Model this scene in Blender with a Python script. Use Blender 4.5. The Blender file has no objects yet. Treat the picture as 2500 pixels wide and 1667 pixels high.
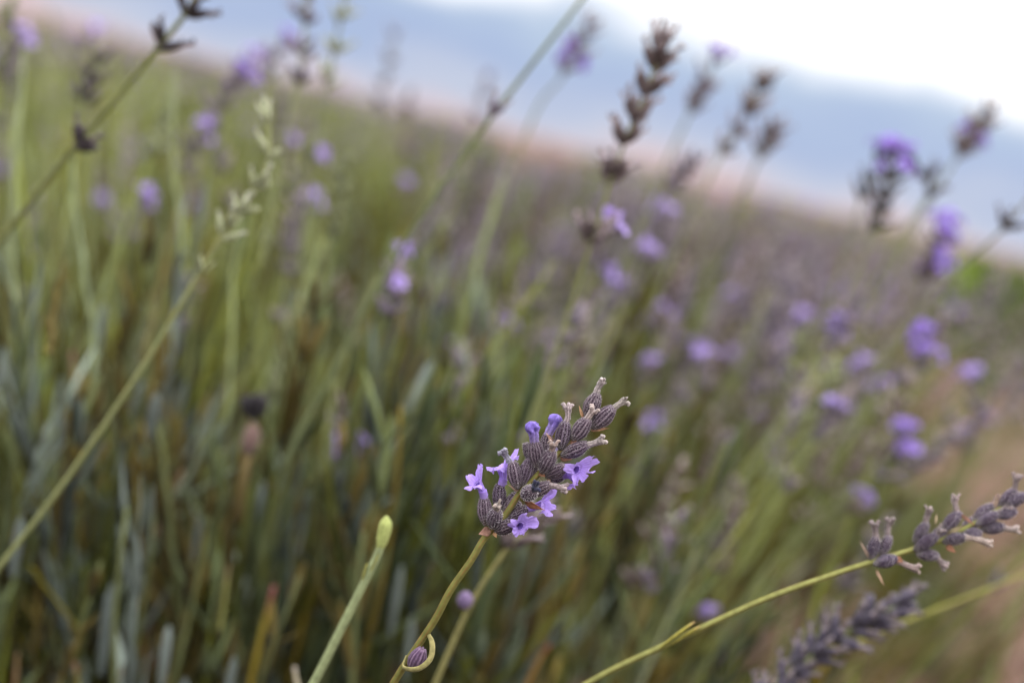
import bpy, math, random
import numpy as np
from mathutils import Vector, Matrix

random.seed(11)
rng = np.random.default_rng(11)
R = math.radians
scene = bpy.context.scene
col = scene.collection

# ------------------------------------------------------------------ camera
CAM_H = 0.45                       # lens about level with the lavender tips
PITCH, ROLL = R(7.2), R(13.6)      # looking a little down, held tilted
FOCUS = 0.336
FPX = 35.0 / 22.3 * 2500.0         # focal length in photograph pixels
Fv = Vector((0, math.cos(PITCH), -math.sin(PITCH)))
r0 = Vector((1, 0, 0)); u0 = Vector((0, math.sin(PITCH), math.cos(PITCH)))
Rv = r0 * math.cos(ROLL) + u0 * math.sin(ROLL)
Uv = -r0 * math.sin(ROLL) + u0 * math.cos(ROLL)
CAM = Vector((0, 0, CAM_H))
cam = bpy.data.cameras.new('camera')
cam.sensor_width = 22.3; cam.lens = 35.0
cam.clip_start = 0.01; cam.clip_end = 9000
cam.dof.use_dof = True
cam.dof.focus_distance = FOCUS
cam.dof.aperture_fstop = 4.7
cam.dof.aperture_blades = 0
cam_ob = bpy.data.objects.new('camera', cam)
cam_ob.matrix_world = Matrix(((Rv.x, Uv.x, -Fv.x, CAM.x), (Rv.y, Uv.y, -Fv.y, CAM.y), (Rv.z, Uv.z, -Fv.z, CAM.z), (0, 0, 0, 1)))
col.objects.link(cam_ob)
scene.camera = cam_ob

def P(px, py, d):
    """a point d metres deep that the photograph shows at (px, py)"""
    return CAM + Fv * d + Rv * ((px - 1250) / FPX * d) - Uv * ((py - 833.5) / FPX * d)

def D(x, y, d):
    """same, from the 2352 px wide view"""
    return P(x * 2500 / 2352, y * 2500 / 2352, d)

# ------------------------------------------------------------------ light
SUN_EL, SUN_AZ = R(34), R(50)      # from beyond the field, to the right
SKX, SKY = 2.372, -2.103          # which part of the cloud deck is overhead
world = bpy.data.worlds.new('World'); scene.world = world
world.use_nodes = True
wn, wl = world.node_tree.nodes, world.node_tree.links
wn.clear()
wout = wn.new('ShaderNodeOutputWorld'); wbg = wn.new('ShaderNodeBackground')
wbg.inputs['Strength'].default_value = 0.1
sky = wn.new('ShaderNodeTexSky'); sky.sky_type = 'NISHITA'; sky.sun_disc = False
sky.sun_elevation = SUN_EL; sky.sun_rotation = SUN_AZ
sky.air_density = 1.0; sky.dust_density = 1.5
tc = wn.new('ShaderNodeTexCoord')
sep = wn.new('ShaderNodeSeparateXYZ'); wl.new(tc.outputs['Generated'], sep.inputs[0])
mp = wn.new('ShaderNodeMapping'); mp.inputs['Scale'].default_value = (1.0, 1.0, 2.6); mp.inputs['Location'].default_value = (SKX, SKY, 0)
wl.new(tc.outputs['Generated'], mp.inputs['Vector'])
ns = wn.new('ShaderNodeTexNoise'); ns.inputs['Scale'].default_value = 9.0
ns.inputs['Detail'].default_value = 3.0; ns.inputs['Roughness'].default_value = 0.5
wl.new(mp.outputs[0], ns.inputs['Vector'])
nsub = wn.new('ShaderNodeMath'); nsub.operation = 'MULTIPLY_ADD'
nsub.inputs[1].default_value = 0.085; nsub.inputs[2].default_value = -0.040
wl.new(ns.outputs['Fac'], nsub.inputs[0])
eadd = wn.new('ShaderNodeMath'); eadd.operation = 'ADD'
wl.new(sep.outputs['Z'], eadd.inputs[0]); wl.new(nsub.outputs[0], eadd.inputs[1])
emul = wn.new('ShaderNodeMath'); emul.operation = 'MULTIPLY'; emul.inputs[1].default_value = 4.0
emul.use_clamp = True
wl.new(eadd.outputs[0], emul.inputs[0])
ramp = wn.new('ShaderNodeValToRGB')
cr = ramp.color_ramp
wl.new(emul.outputs[0], ramp.inputs['Fac'])
stops = [(0.00, (0.84, 0.66, 0.68)), (0.022, (0.82, 0.70, 0.77)), (0.065, (0.66, 0.72, 0.89)), (0.18, (0.45, 0.57, 0.85)),
         (0.29, (0.55, 0.68, 0.89)), (0.37, (1.45, 1.45, 1.48)), (0.6, (1.6, 1.6, 1.63)), (1.0, (1.7, 1.7, 1.73))]
cr.elements[0].position = stops[0][0]; cr.elements[1].position = stops[-1][0]
for p_, c_ in stops[1:-1]: cr.elements.new(p_)
for e_, (p_, c_) in zip(cr.elements, stops):
    e_.position = p_; e_.color = (*c_, 1)
cs = wn.new('ShaderNodeVectorMath'); cs.operation = 'SCALE'; cs.inputs['Scale'].default_value = 10.0
wl.new(ramp.outputs['Color'], cs.inputs[0])
zen = wn.new('ShaderNodeMapRange'); zen.inputs[1].default_value = 0.12; zen.inputs[2].default_value = 1.0
zen.inputs[3].default_value = 10.0; zen.inputs[4].default_value = 31.0     # overcast deck: zenith brighter than the rim
wl.new(sep.outputs['Z'], zen.inputs[0]); wl.new(zen.outputs[0], cs.inputs['Scale'])
wmix = wn.new('ShaderNodeMix'); wmix.data_type = 'RGBA'; wmix.inputs[0].default_value = 0.93
wl.new(sky.outputs['Color'], wmix.inputs[6]); wl.new(cs.outputs[0], wmix.inputs[7])
wl.new(wmix.outputs[2], wbg.inputs['Color']); wl.new(wbg.outputs[0], wout.inputs['Surface'])

sun = bpy.data.lights.new('sun', 'SUN'); sun.energy = 1.5; sun.angle = R(14); sun.color = (1.0, 0.93, 0.85)
sun_ob = bpy.data.objects.new('sun', sun); col.objects.link(sun_ob)
sdir = Vector((math.sin(SUN_AZ) * math.cos(SUN_EL), math.cos(SUN_AZ) * math.cos(SUN_EL), math.sin(SUN_EL)))
sun_ob.rotation_euler = sdir.to_track_quat('Z', 'Y').to_euler()
sun_ob.location = (3, 3, 6)
scene.view_settings.view_transform = 'Standard'
scene.view_settings.look = 'None'
scene.view_settings.exposure = -0.12
scene.view_settings.gamma = 1.0
scene.cycles.use_denoising = True
scene.cycles.max_bounces = 6
scene.cycles.diffuse_bounces = 2
scene.cycles.transmission_bounces = 3
scene.cycles.caustics_reflective = False
scene.cycles.caustics_refractive = False

# ------------------------------------------------------------------ materials
def plant_mat(name, rough=0.7, transl=0.0, sheen=0.0, noise_scale=900.0, noise_amt=0.35, rand=0.25, bump=0.0, spec=0.06):
    m = bpy.data.materials.new(name); m.use_nodes = True
    n, l = m.node_tree.nodes, m.node_tree.links
    b = n['Principled BSDF']; out = n['Material Output']
    at = n.new('ShaderNodeVertexColor'); at.layer_name = 'Col'
    tx = n.new('ShaderNodeTexCoord'); no = n.new('ShaderNodeTexNoise')
    no.inputs['Scale'].default_value = noise_scale; no.inputs['Detail'].default_value = 3
    geo = n.new('ShaderNodeNewGeometry')
    l.new(geo.outputs['Position'], no.inputs['Vector'])
    mr = n.new('ShaderNodeMapRange'); mr.inputs[1].default_value = 0.25; mr.inputs[2].default_value = 0.75
    mr.inputs[3].default_value = 1 - noise_amt; mr.inputs[4].default_value = 1 + noise_amt
    l.new(no.outputs['Fac'], mr.inputs[0])
    oi = n.new('ShaderNodeObjectInfo')
    mr2 = n.new('ShaderNodeMapRange'); mr2.inputs[3].default_value = 1 - rand; mr2.inputs[4].default_value = 1 + rand
    l.new(oi.outputs['Random'], mr2.inputs[0])
    mu = n.new('ShaderNodeMath'); mu.operation = 'MULTIPLY'
    l.new(mr.outputs[0], mu.inputs[0]); l.new(mr2.outputs[0], mu.inputs[1])
    vs = n.new('ShaderNodeVectorMath'); vs.operation = 'SCALE'
    l.new(at.outputs['Color'], vs.inputs[0]); l.new(mu.outputs[0], vs.inputs['Scale'])
    l.new(vs.outputs[0], b.inputs['Base Color'])
    b.inputs['Roughness'].default_value = rough
    b.inputs['Specular IOR Level'].default_value = spec
    if sheen:
        b.inputs['Sheen Weight'].default_value = sheen
        b.inputs['Sheen Roughness'].default_value = 0.5
    if bump:
        bp = n.new('ShaderNodeBump'); bp.inputs['Strength'].default_value = bump; bp.inputs['Distance'].default_value = 0.0002
        l.new(no.outputs['Fac'], bp.inputs['Height']); l.new(bp.outputs[0], b.inputs['Normal'])
    if transl:
        t = n.new('ShaderNodeBsdfTranslucent'); l.new(vs.outputs[0], t.inputs['Color'])
        mx = n.new('ShaderNodeMixShader'); mx.inputs[0].default_value = transl
        l.new(b.outputs[0], mx.inputs[1]); l.new(t.outputs[0], mx.inputs[2]); l.new(mx.outputs[0], out.inputs['Surface'])
    return m

M_STEM = plant_mat('stem_green', 0.6, sheen=0.0, noise_scale=700, noise_amt=0.25)
M_LEAF = plant_mat('leaf_grey_green', 0.7, transl=0.15, sheen=0.05, noise_scale=1200, noise_amt=0.3, rand=0.3)
M_CALYX = plant_mat('calyx_velvet', 0.85, sheen=0.12, noise_scale=1800, noise_amt=0.3, rand=0.12, bump=0.5)
M_PETAL = plant_mat('petal_lilac', 0.55, transl=0.35, sheen=0.1, noise_scale=1500, noise_amt=0.14, rand=0.08)
M_DRY = plant_mat('withered_petal', 0.85, transl=0.1, sheen=0.3, noise_scale=2500, noise_amt=0.4, rand=0.15, bump=0.6)
M_BRACT = plant_mat('papery_bract', 0.7, transl=0.2, noise_scale=1800, noise_amt=0.35, rand=0.15)
M_FUZZ = plant_mat('fine_hair', 0.6, transl=0.4, noise_amt=0.1, rand=0.05)
M_FAR = plant_mat('far_foliage', 0.75, transl=0.1, noise_scale=40, noise_amt=0.3, rand=0.25)

# ------------------------------------------------------------------ mesh building
class MB:
    def __init__(s): s.v, s.f, s.c, s.n = [], [], [], 0
    def add(s, v, f, c):
        v = np.asarray(v, float).reshape(-1, 3)
        c = np.asarray(c, float)
        if c.ndim == 1: c = np.tile(c, (len(v), 1))
        s.v.append(v); s.f.append((np.asarray(f, int) + s.n).reshape(-1, 4)); s.c.append(c); s.n += len(v)
        return s
    def arrays(s): return np.vstack(s.v), np.vstack(s.f), np.vstack(s.c)
    def addarr(s, A, M=None, tint=None):
        v, f, c = A
        if M is not None:
            M = np.asarray(M); v = v @ M[:3, :3].T + M[:3, 3]
        if tint is not None: c = np.clip(c * np.asarray(tint), 0, 1)
        return s.add(v, f, c)
    def mesh(s, name, mat, smooth=True):
        v, f, c = s.arrays()
        me = bpy.data.meshes.new(name)
        me.vertices.add(len(v)); me.vertices.foreach_set('co', v.astype(np.float32).ravel())
        tri = f[:, 2] == f[:, 3]
        lens = np.where(tri, 3, 4)
        mask = np.ones(f.shape, bool); mask[tri, 3] = False
        loops = f[mask]
        me.loops.add(len(loops)); me.loops.foreach_set('vertex_index', loops.astype(np.int32))
        me.polygons.add(len(f))
        starts = np.concatenate(([0], np.cumsum(lens)[:-1]))
        me.polygons.foreach_set('loop_start', starts.astype(np.int32))
        me.polygons.foreach_set('loop_total', lens.astype(np.int32))
        me.polygons.foreach_set('use_smooth', np.full(len(f), smooth))
        me.update(calc_edges=True); me.validate()
        ca = me.color_attributes.new('Col', 'FLOAT_COLOR', 'POINT')
        ca.data.foreach_set('color', np.hstack([c, np.ones((len(c), 1))]).astype(np.float32).ravel())
        me.materials.append(mat)
        return me

def frames(pts):
    pts = np.asarray(pts, float); t = np.gradient(pts, axis=0)
    t /= np.linalg.norm(t, axis=1)[:, None] + 1e-12
    a = np.array([1.0, 0, 0]) if abs(t[0][0]) < 0.8 else np.array([0, 1.0, 0])
    x = a - t[0] * a.dot(t[0]); x /= np.linalg.norm(x)
    X = [x]
    for k in range(1, len(pts)):
        x = X[-1] - t[k] * X[-1].dot(t[k]); x /= np.linalg.norm(x); X.append(x)
    X = np.array(X); return pts, t, X, np.cross(t, X)

def spline(ctrl, n):
    """smooth curve through control points"""
    c = np.array([tuple(p) for p in ctrl], float)
    if len(c) < 3: return np.linspace(c[0], c[-1], n)
    e = np.vstack([2 * c[0] - c[1], c, 2 * c[-1] - c[-2]])
    u = np.linspace(0, len(c) - 1 - 1e-6, n); i = u.astype(int); f = (u - i)[:, None]
    a, b, d, g = e[i], e[i + 1], e[i + 2], e[i + 3]
    return 0.5 * (2 * b + (d - a) * f + (2 * a - 5 * b + 4 * d - g) * f ** 2 + (3 * b - a - 3 * d + g) * f ** 3)

_grid = {}
def gridf(n, m, closed=True):
    k = (n, m, closed)
    if k not in _grid:
        q = []
        for i in range(n - 1):
            for j in range(m if closed else m - 1):
                q.append((i * m + j, i * m + (j + 1) % m, (i + 1) * m + (j + 1) % m, (i + 1) * m + j))
        _grid[k] = np.array(q)
    return _grid[k]

def tube(mb, pts, rad, seg=6, c=(0.1, 0.1, 0.05), flat=1.0, shape=None, caps=True):
    pts, t, X, Y = frames(pts); n = len(pts)
    rad = np.broadcast_to(np.asarray(rad, float), (n,))
    th = np.linspace(0, 2 * np.pi, seg, endpoint=False)
    sh = np.ones(seg) if shape is None else shape(th)
    v = pts[:, None, :] + rad[:, None, None] * sh[None, :, None] * (np.cos(th)[None, :, None] * X[:, None, :] + flat * np.sin(th)[None, :, None] * Y[:, None, :])
    cc = np.asarray(c, float)
    if cc.ndim == 2 and len(cc) == n: cc = np.repeat(cc, seg, axis=0)
    elif cc.ndim == 3: cc = cc.reshape(-1, 3)
    f = gridf(n, seg)
    vv = v.reshape(-1, 3)
    if caps:
        vv = np.vstack([vv, pts[0], pts[-1]]); k = n * seg
        j = np.arange(seg); j2 = (j + 1) % seg
        f = np.vstack([f, np.stack([np.full(seg, k), j2, j, j], 1), np.stack([np.full(seg, k + 1), (n - 1) * seg + j, (n - 1) * seg + j2, (n - 1) * seg + j2], 1)])
        if cc.ndim == 2 and len(cc) == n * seg: cc = np.vstack([cc, cc[0], cc[-1]])
    mb.add(vv, f, cc)

def lerp(a, b, t): return np.asarray(a) * (1 - t) + np.asarray(b) * t
def mixc(a, b, t): t = np.asarray(t)[..., None]; return np.asarray(a) * (1 - t) + np.asarray(b) * t

# colours (reflectance)
C_SAGE = (0.20, 0.23, 0.09); C_STEM = (0.16, 0.172, 0.036); C_OLIVE = (0.085, 0.092, 0.012)
C_OCHRE = (0.17, 0.125, 0.022); C_TAN = (0.22, 0.165, 0.10); C_GREY = (0.105, 0.135, 0.125)
C_LEAFG = (0.10, 0.13, 0.07); C_RIB = (0.185, 0.142, 0.165); C_GROOVE = (0.028, 0.016, 0.026)
C_LILAC = (0.42, 0.28, 0.74); C_VIOLET = (0.22, 0.125, 0.54); C_DRY = (0.31, 0.245, 0.24); C_BROWN = (0.23, 0.12, 0.07)
C_SPENT = (0.15, 0.12, 0.13); C_CREAM = (0.42, 0.43, 0.28)

def calyx_mb(L, W, hi=True, bend=0.0, rib=C_RIB, groove=C_GROOVE, nrib=13, seed=0):
    """ribbed swollen calyx, base at the origin, mouth at +Z"""
    r_ = np.random.default_rng(seed)
    nz, ns_ = (16, 78) if hi else (6, 10)
    t = np.linspace(0, 1, nz)
    prof = np.interp(t, [0, .06, .2, .45, .68, .86, .95, 1.0], [.22, .40, .72, 1.0, .96, .74, .58, .40])
    th = np.linspace(0, 2 * np.pi, ns_, endpoint=False)
    ph = nrib * th + 0.9 * np.sin(2 * th + r_.uniform(0, 6))
    ribw = 0.5 + 0.5 * np.cos(ph)
    amp = 0.13 if hi else 0.0
    lump = 1 + 0.05 * np.sin(2 * th + r_.uniform(0, 6))[None, :] * np.sin(np.pi * t)[:, None] + 0.03 * np.sin(3 * th + 7 * t[:, None])
    rr = W / 2 * prof[:, None] * lump * (1 - amp * 0.5 + amp * ribw[None, :] ** 0.8)
    x = rr * np.cos(th) + bend * L * (t[:, None] ** 2); y = rr * np.sin(th)
    z = np.repeat((t * L)[:, None], ns_, 1)
    z[-1] += 0.03 * L * np.sin(5 * th)
    ribgain = np.repeat(r_.uniform(.35, 1.15, nrib + 1)[((th * nrib / (2 * np.pi)) + .5).astype(int) % (nrib + 1)][None, :], nz, 0)
    w = np.clip(ribw[None, :] ** 1.6 * ribgain * (0.55 + 0.75 * r_.random((nz, ns_))), 0, 1)
    w = np.maximum(w, 0.55 * np.clip((t[:, None] - .86) * 7, 0, 1))
    if not hi: w = r_.random((nz, ns_)) * 0.7
    c = mixc(groove, rib, w)
    gb = np.clip(1 - t * 3.2, 0, 1)[:, None, None] * 0.4
    c = c * (1 - gb) + np.array([0.17, 0.16, 0.11]) * gb
    mb = MB(); v = np.stack([x, y, z], -1).reshape(-1, 3)
    f = gridf(nz, ns_)
    k = len(v); j = np.arange(ns_); j2 = (j + 1) % ns_; b0 = (nz - 1) * ns_
    v = np.vstack([v, [bend * L, 0, L * 0.93], [0, 0, 0]])
    f = np.vstack([f, np.stack([np.full(ns_, k), b0 + j, b0 + j2, b0 + j2], 1), np.stack([np.full(ns_, k + 1), j2, j, j], 1)])
    mb.add(v, f, np.vstack([c.reshape(-1, 3), [groove, groove]]))
    return mb

def fuzz_mb(L, W, n=420, bend=0.0, seed=0, length=0.00048):
    """fine pale hairs standing on a calyx"""
    r_ = np.random.default_rng(seed + 500)
    t = r_.uniform(0.03, 0.99, n); th = r_.uniform(0, 2 * np.pi, n)
    prof = np.interp(t, [0, .06, .2, .45, .68, .86, .95, 1.0], [.22, .40, .72, 1.0, .96, .74, .58, .40]) * W / 2
    base = np.stack([prof * np.cos(th) + bend * L * t ** 2, prof * np.sin(th), t * L], 1)
    nrm = np.stack([np.cos(th), np.sin(th), 0.5 + 0 * th], 1) + r_.normal(0, 0.4, (n, 3))
    nrm /= np.linalg.norm(nrm, axis=1)[:, None]
    side = np.stack([-np.sin(th), np.cos(th), 0 * th], 1)
    ln = r_.uniform(0.5, 1.2, n)[:, None] * length
    w = 0.00003
    v = np.stack([base - side * w, base + side * w, base + nrm * ln], 1).reshape(-1, 3)
    i = np.arange(n) * 3
    mb = MB(); mb.add(v, np.stack([i, i + 1, i + 2, i + 2], 1), (0.80, 0.74, 0.76)); return mb

def corolla_mb(tube_len=0.004, size=1.0, cup=0.6, seed=0, c1=C_LILAC, c2=C_VIOLET, hi=True):
    """two-lipped open flower: tube along +Z, two upper lobes towards +Y, three lower"""
    r_ = np.random.default_rng(seed + 77)
    nt = 110 if hi else 30
    th = np.linspace(0, 2 * np.pi, nt, endpoint=False)
    lob = [(R(62), .0032, .66), (R(118), .0032, .66), (R(196), .0024, .66), (R(270), .0028, .68), (R(344), .0024, .66)]
    Rm = np.full(nt, .0013); zl = np.zeros(nt); keel = np.zeros(nt); tintl = np.ones(nt)
    for a, l, w in lob:
        a += r_.normal(0, 0.09); l *= r_.uniform(.8, 1.15); w *= r_.uniform(.88, 1.08)
        d = (th - a + np.pi) % (2 * np.pi) - np.pi; ad = np.abs(d)
        e = l * np.clip(np.cos(np.clip(ad / w, 0, 1) * np.pi / 2), 0, 1) ** 0.45 * (1 - .10 * np.exp(-(d / .10) ** 2)) * (1 + .035 * np.sin(d * 14 + r_.uniform(0, 6)))
        on = e > Rm
        Rm = np.where(on, e, Rm)
        zl = np.where(on, r_.uniform(-.7, .6) + r_.uniform(-1, 1) * d, zl)
        keel = np.where(on, r_.uniform(.2, .6) * np.cos(np.clip(ad / w, 0, 1) * np.pi) * r_.choice([-1, 1]), keel)
        tintl = np.where(on, r_.uniform(.86, 1.12), tintl)
    up = np.clip(np.sin(th), 0, 1)
    Rm = Rm * size; rt = 0.00098 * max(size, .86)
    V, Cc = [], []
    for s in np.linspace(0, 1, 8):
        r = lerp(0.00055, rt, s ** 1.5) * (1 + 0.10 * np.cos(5 * th) * s)
        V.append(np.stack([r * np.cos(th), r * np.sin(th), np.full(nt, s * tube_len)], 1))
        Cc.append(mixc(lerp(c1, (0.45, 0.36, 0.66), 0.5), c1, np.full(nt, s)) * (0.82 + 0.36 * (np.cos(10 * th) > 0)[:, None]))
    for s in np.linspace(0, 1, 14)[1:]:
        r = rt + Rm * (0.95 * np.sin(s * (1.25 - .25 * cup)) / np.sin(1.25 - .25 * cup))
        z = tube_len + np.sqrt(Rm * .0022 * size) * (cup * (0.7 + 0.7 * up) * s - 0.5 * s ** 2.4 + zl * s ** 1.8 * .8 + keel * s ** 1.2 * .5) + 0.00020 * np.sin(13 * th + 6 * s + seed) * s ** 1.5 + .00005 * np.sin(29 * th + seed) * s ** 2
        V.append(np.stack([r * np.cos(th), r * np.sin(th), z], 1))
        vein = np.clip(0.5 + 0.7 * np.cos(25 * th + 2 * np.sin(3 * th)), 0, 1)
        cc = mixc(lerp(c2, c1, 0.35 + 0.5 * s), np.array(c1) * 1.08, 0.25 + 0.75 * vein)
        if s < 0.1: cc = cc * 0.75
        pale = np.clip(s - .25, 0, 1) * .35
        cc = (cc * (1 - pale) + np.array([.58, .47, .82]) * pale * (np.mean(c1) / .49)) * tintl[:, None]
        Cc.append(np.clip(cc, 0, 1))
    n = len(V)
    v = np.vstack(V + [np.array([[0, 0, tube_len * 0.62]])]); c = np.vstack(Cc + [np.array([[0.05, 0.02, 0.10]])])
    f = gridf(n, nt)
    inner = np.stack([0.8 * rt * np.cos(th), 0.8 * rt * np.sin(th), np.full(nt, tube_len * 1.0)], 1)
    k = len(v); v = np.vstack([v, inner]); c = np.vstack([c, np.tile(np.array(c2) * .7, (nt, 1))])
    j = np.arange(nt); j2 = (j + 1) % nt; kc = k - 1
    f = np.vstack([f, np.stack([np.full(nt, kc), k + j, k + j2, k + j2], 1)])
    mb = MB(); mb.add(v, f, c); return mb

def bud_mb(L=0.0042, c=C_VIOLET, seed=0, r=0.00095):
    """closed or fading violet corolla: lobes folded over the tube"""
    r_ = np.random.default_rng(seed + 31)
    mb = MB(); nz, ns_ = 18, 30
    t = np.linspace(0, 1, nz); th = np.linspace(0, 2 * np.pi, ns_, endpoint=False)
    prof = np.interp(t, [0, .5, .62, .72, .86, .95, 1], [.85, .95, 1.15, 1.38, 1.22, .8, .2]) * r
    rr = prof[:, None] * (1 + 0.24 * np.sin(4 * th + 9 * t[:, None]) * (t[:, None] > .5) + 0.07 * np.cos(10 * th) + 0.09 * r_.normal(0, 1, (nz, ns_)))
    x = rr * np.cos(th) + 0.0004 * np.sin(t * 3)[:, None]; y = rr * np.sin(th); z = np.repeat((t * L)[:, None], ns_, 1)
    cc = mixc((0.34, 0.26, 0.50), c, np.clip((t[:, None] - .15) * 1.6, 0, 1) * np.ones((nz, ns_))) * (0.8 + 0.5 * r_.random((nz, ns_, 1)) - .35 * (np.cos(5 * th) > .3)[None, :, None])
    v = np.vstack([np.stack([x, y, z], -1).reshape(-1, 3), [x[-1].mean(), 0, L * 1.0]]); k = len(v) - 1
    j = np.arange(ns_); b0 = (nz - 1) * ns_
    f = np.vstack([gridf(nz, ns_), np.stack([np.full(ns_, k), b0 + j, b0 + (j + 1) % ns_, b0 + (j + 1) % ns_], 1)])
    mb.add(v, f, np.clip(np.vstack([cc.reshape(-1, 3), [c]]), 0, 1)); return mb

def withered_mb(L=0.004, seed=0, c=C_DRY, hi=True, r=0.00078):
    """shrivelled corolla: crumpled ribbed tube with curled knobby lobes"""
    r_ = np.random.default_rng(seed + 9)
    mb = MB(); nz, ns_ = (12, 24) if hi else (5, 6)
    t = np.linspace(0, 1, nz); th = np.linspace(0, 2 * np.pi, ns_, endpoint=False)
    bx = 0.10 * L * np.sin(t * 2.6 + r_.uniform(0, 2)); by = 0.08 * L * np.sin(t * 3 + r_.uniform(0, 3))
    bx -= bx[0]; by -= by[0]
    prof = np.interp(t, [0, .2, .55, .8, 1], [1.05, .78, .72, .9, 1.0]) * r
    rr = prof[:, None] * (1 + 0.16 * np.cos(6 * th + r_.uniform(0, 6)) + 0.10 * r_.normal(0, 1, (nz, ns_)))
    V = np.stack([rr * np.cos(th) + bx[:, None], rr * np.sin(th) + by[:, None], np.repeat((t * L)[:, None], ns_, 1)], -1).reshape(-1, 3)
    w = np.clip(0.5 + 0.5 * np.cos(6 * th)[None, :] + 0.3 * r_.normal(0, 1, (nz, ns_)), 0, 1)
    cc = mixc(np.array(c) * 0.45, np.array(c) * 1.25, w).reshape(-1, 3)
    top = np.array([bx[-1], by[-1], L * 0.95])
    V = np.vstack([V, top]); k = len(V) - 1; j = np.arange(ns_); b0 = (nz - 1) * ns_
    f = np.vstack([gridf(nz, ns_), np.stack([np.full(ns_, k), b0 + j, b0 + (j + 1) % ns_, b0 + (j + 1) % ns_], 1)])
    mb.add(V, f, np.clip(np.vstack([cc, [np.array(c) * .3]]), 0, 1))
    for q in range(3 if hi else 2):
        a = q * 1.57 + r_.uniform(-.5, .5); dx, dy = math.cos(a), math.sin(a)
        p0 = top + np.array([dx, dy, 0]) * r * 0.7
        pts = spline([p0 - np.array([0, 0, r * .6]), p0 + np.array([dx * r * .35, dy * r * .35, r * .8]), p0 + np.array([dx * r * .95, dy * r * .95, r * r_.uniform(-.2, 1.0)])], 6 if hi else 3)
        tube(mb, pts, np.linspace(.55, .45, len(pts)) * r * r_.uniform(.8, 1.2), 7 if hi else 4, np.array(c) * r_.uniform(.7, 1.35), flat=0.7)
    return mb

def bract_mb(L, W, seed=0, c=C_BROWN):
    """pointed papery bract with a folded keel, base at the origin, tip at +Z"""
    mb = MB(); n = 9; t = np.linspace(0, 1, n)
    w = W / 2 * np.interp(t, [0, .12, .35, .6, .85, 1], [.35, .8, 1.0, .62, .22, .02])
    r_ = np.random.default_rng(seed + 3)
    cur = 0.18 * L * t ** 2 * r_.choice([-1, 1])
    rows = []
    for s, h in ((-1, .25), (-.5, .08), (0, 0), (.5, .08), (1, .25)):
        rows.append(np.stack([w * s, h * w + cur + 0.02 * L * np.sin(t * 7 + s), t * L], 1))
    fr = np.stack(rows, 1)
    bk = fr.copy(); bk[..., 1] -= 0.00009
    ring = np.concatenate([fr, bk[:, ::-1]], 1)
    m = ring.shape[1]
    cc = np.array(c) * (0.7 + 0.6 * np.repeat(t[:, None], m, 1) + 0.2 * r_.random((n, m)))[..., None]
    mb.add(ring.reshape(-1, 3), gridf(n, m), np.clip(cc.reshape(-1, 3), 0, 1)); return mb

def leaf_arr(L, W, c, curve=0.15, hi=False, tipc=None, flat=0.34):
    """narrow blunt leaf with rolled margins along +Z, bending towards +X"""
    n = 9 if hi else 4; t = np.linspace(0, 1, n)
    pts = np.stack([curve * L * t ** 2, 0 * t, L * (t - 0.12 * curve * t ** 3)], 1)
    w = W / 2 * np.interp(t, [0, .15, .6, .88, 1], [.45, .75, 1, .8, .25])
    mb = MB(); cc = mixc(np.array(c) * 0.9, np.array(c) * 1.15, t)
    if tipc is not None: cc = mixc(cc, np.tile(tipc, (n, 1)), np.clip((t - .8) * 4, 0, 1))
    pts_, tt, X, Y = frames(pts)
    seg = 8 if hi else 4
    th = np.linspace(0, 2 * np.pi, seg, endpoint=False)
    v = pts[:, None] + w[:, None, None] * (np.cos(th)[None, :, None] * np.array([0, 1, 0]) + flat * np.sin(th)[None, :, None] * np.cross(tt, [0, 1, 0])[:, None])
    mb.add(v.reshape(-1, 3), gridf(n, seg), np.repeat(cc, seg, 0)); return mb.arrays()

def arr_mesh(A, name, mat):
    mb = MB(); mb.addarr(A); return mb.mesh(name, mat)

# ------------------------------------------------------------------ objects
def aim(base, tip, up=None, scale=1.0, roll=0.0):
    """rigid matrix: origin at base, +Z towards tip, +Y as near up as possible"""
    z = (Vector(tip) - Vector(base)).normalized()
    up = Vector(up) if up is not None else Uv
    x = up.cross(z)
    if x.length < 1e-4: x = Vector((1, 0, 0)).cross(z)
    x.normalize(); y = z.cross(x)
    m = Matrix((( x.x, y.x, z.x, base[0]), (x.y, y.y, z.y, base[1]), (x.z, y.z, z.z, base[2]), (0, 0, 0, 1)))
    return m @ Matrix.Rotation(roll, 4, 'Z') @ Matrix.Scale(scale, 4)

WM = {}
def thing(name, label, cat, base, group=None, kind=None, mesh=None):
    o = bpy.data.objects.new(name, mesh); col.objects.link(o)
    M = Matrix.Translation(Vector(base)) if not isinstance(base, Matrix) else base
    o.matrix_basis = M; WM[o.name] = M.copy()
    o['label'] = label; o['category'] = cat
    if group: o['group'] = group
    if kind: o['kind'] = kind
    return o
def part(name, mesh, parent, M=None, label=None, kind=None):
    o = bpy.data.objects.new(name, mesh); col.objects.link(o)
    o.parent = parent
    M = Matrix.Identity(4) if M is None else M
    o.matrix_basis = WM[parent.name].inverted() @ M; WM[o.name] = M
    if label: o['label'] = label
    if kind: o['kind'] = kind
    return o

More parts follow.
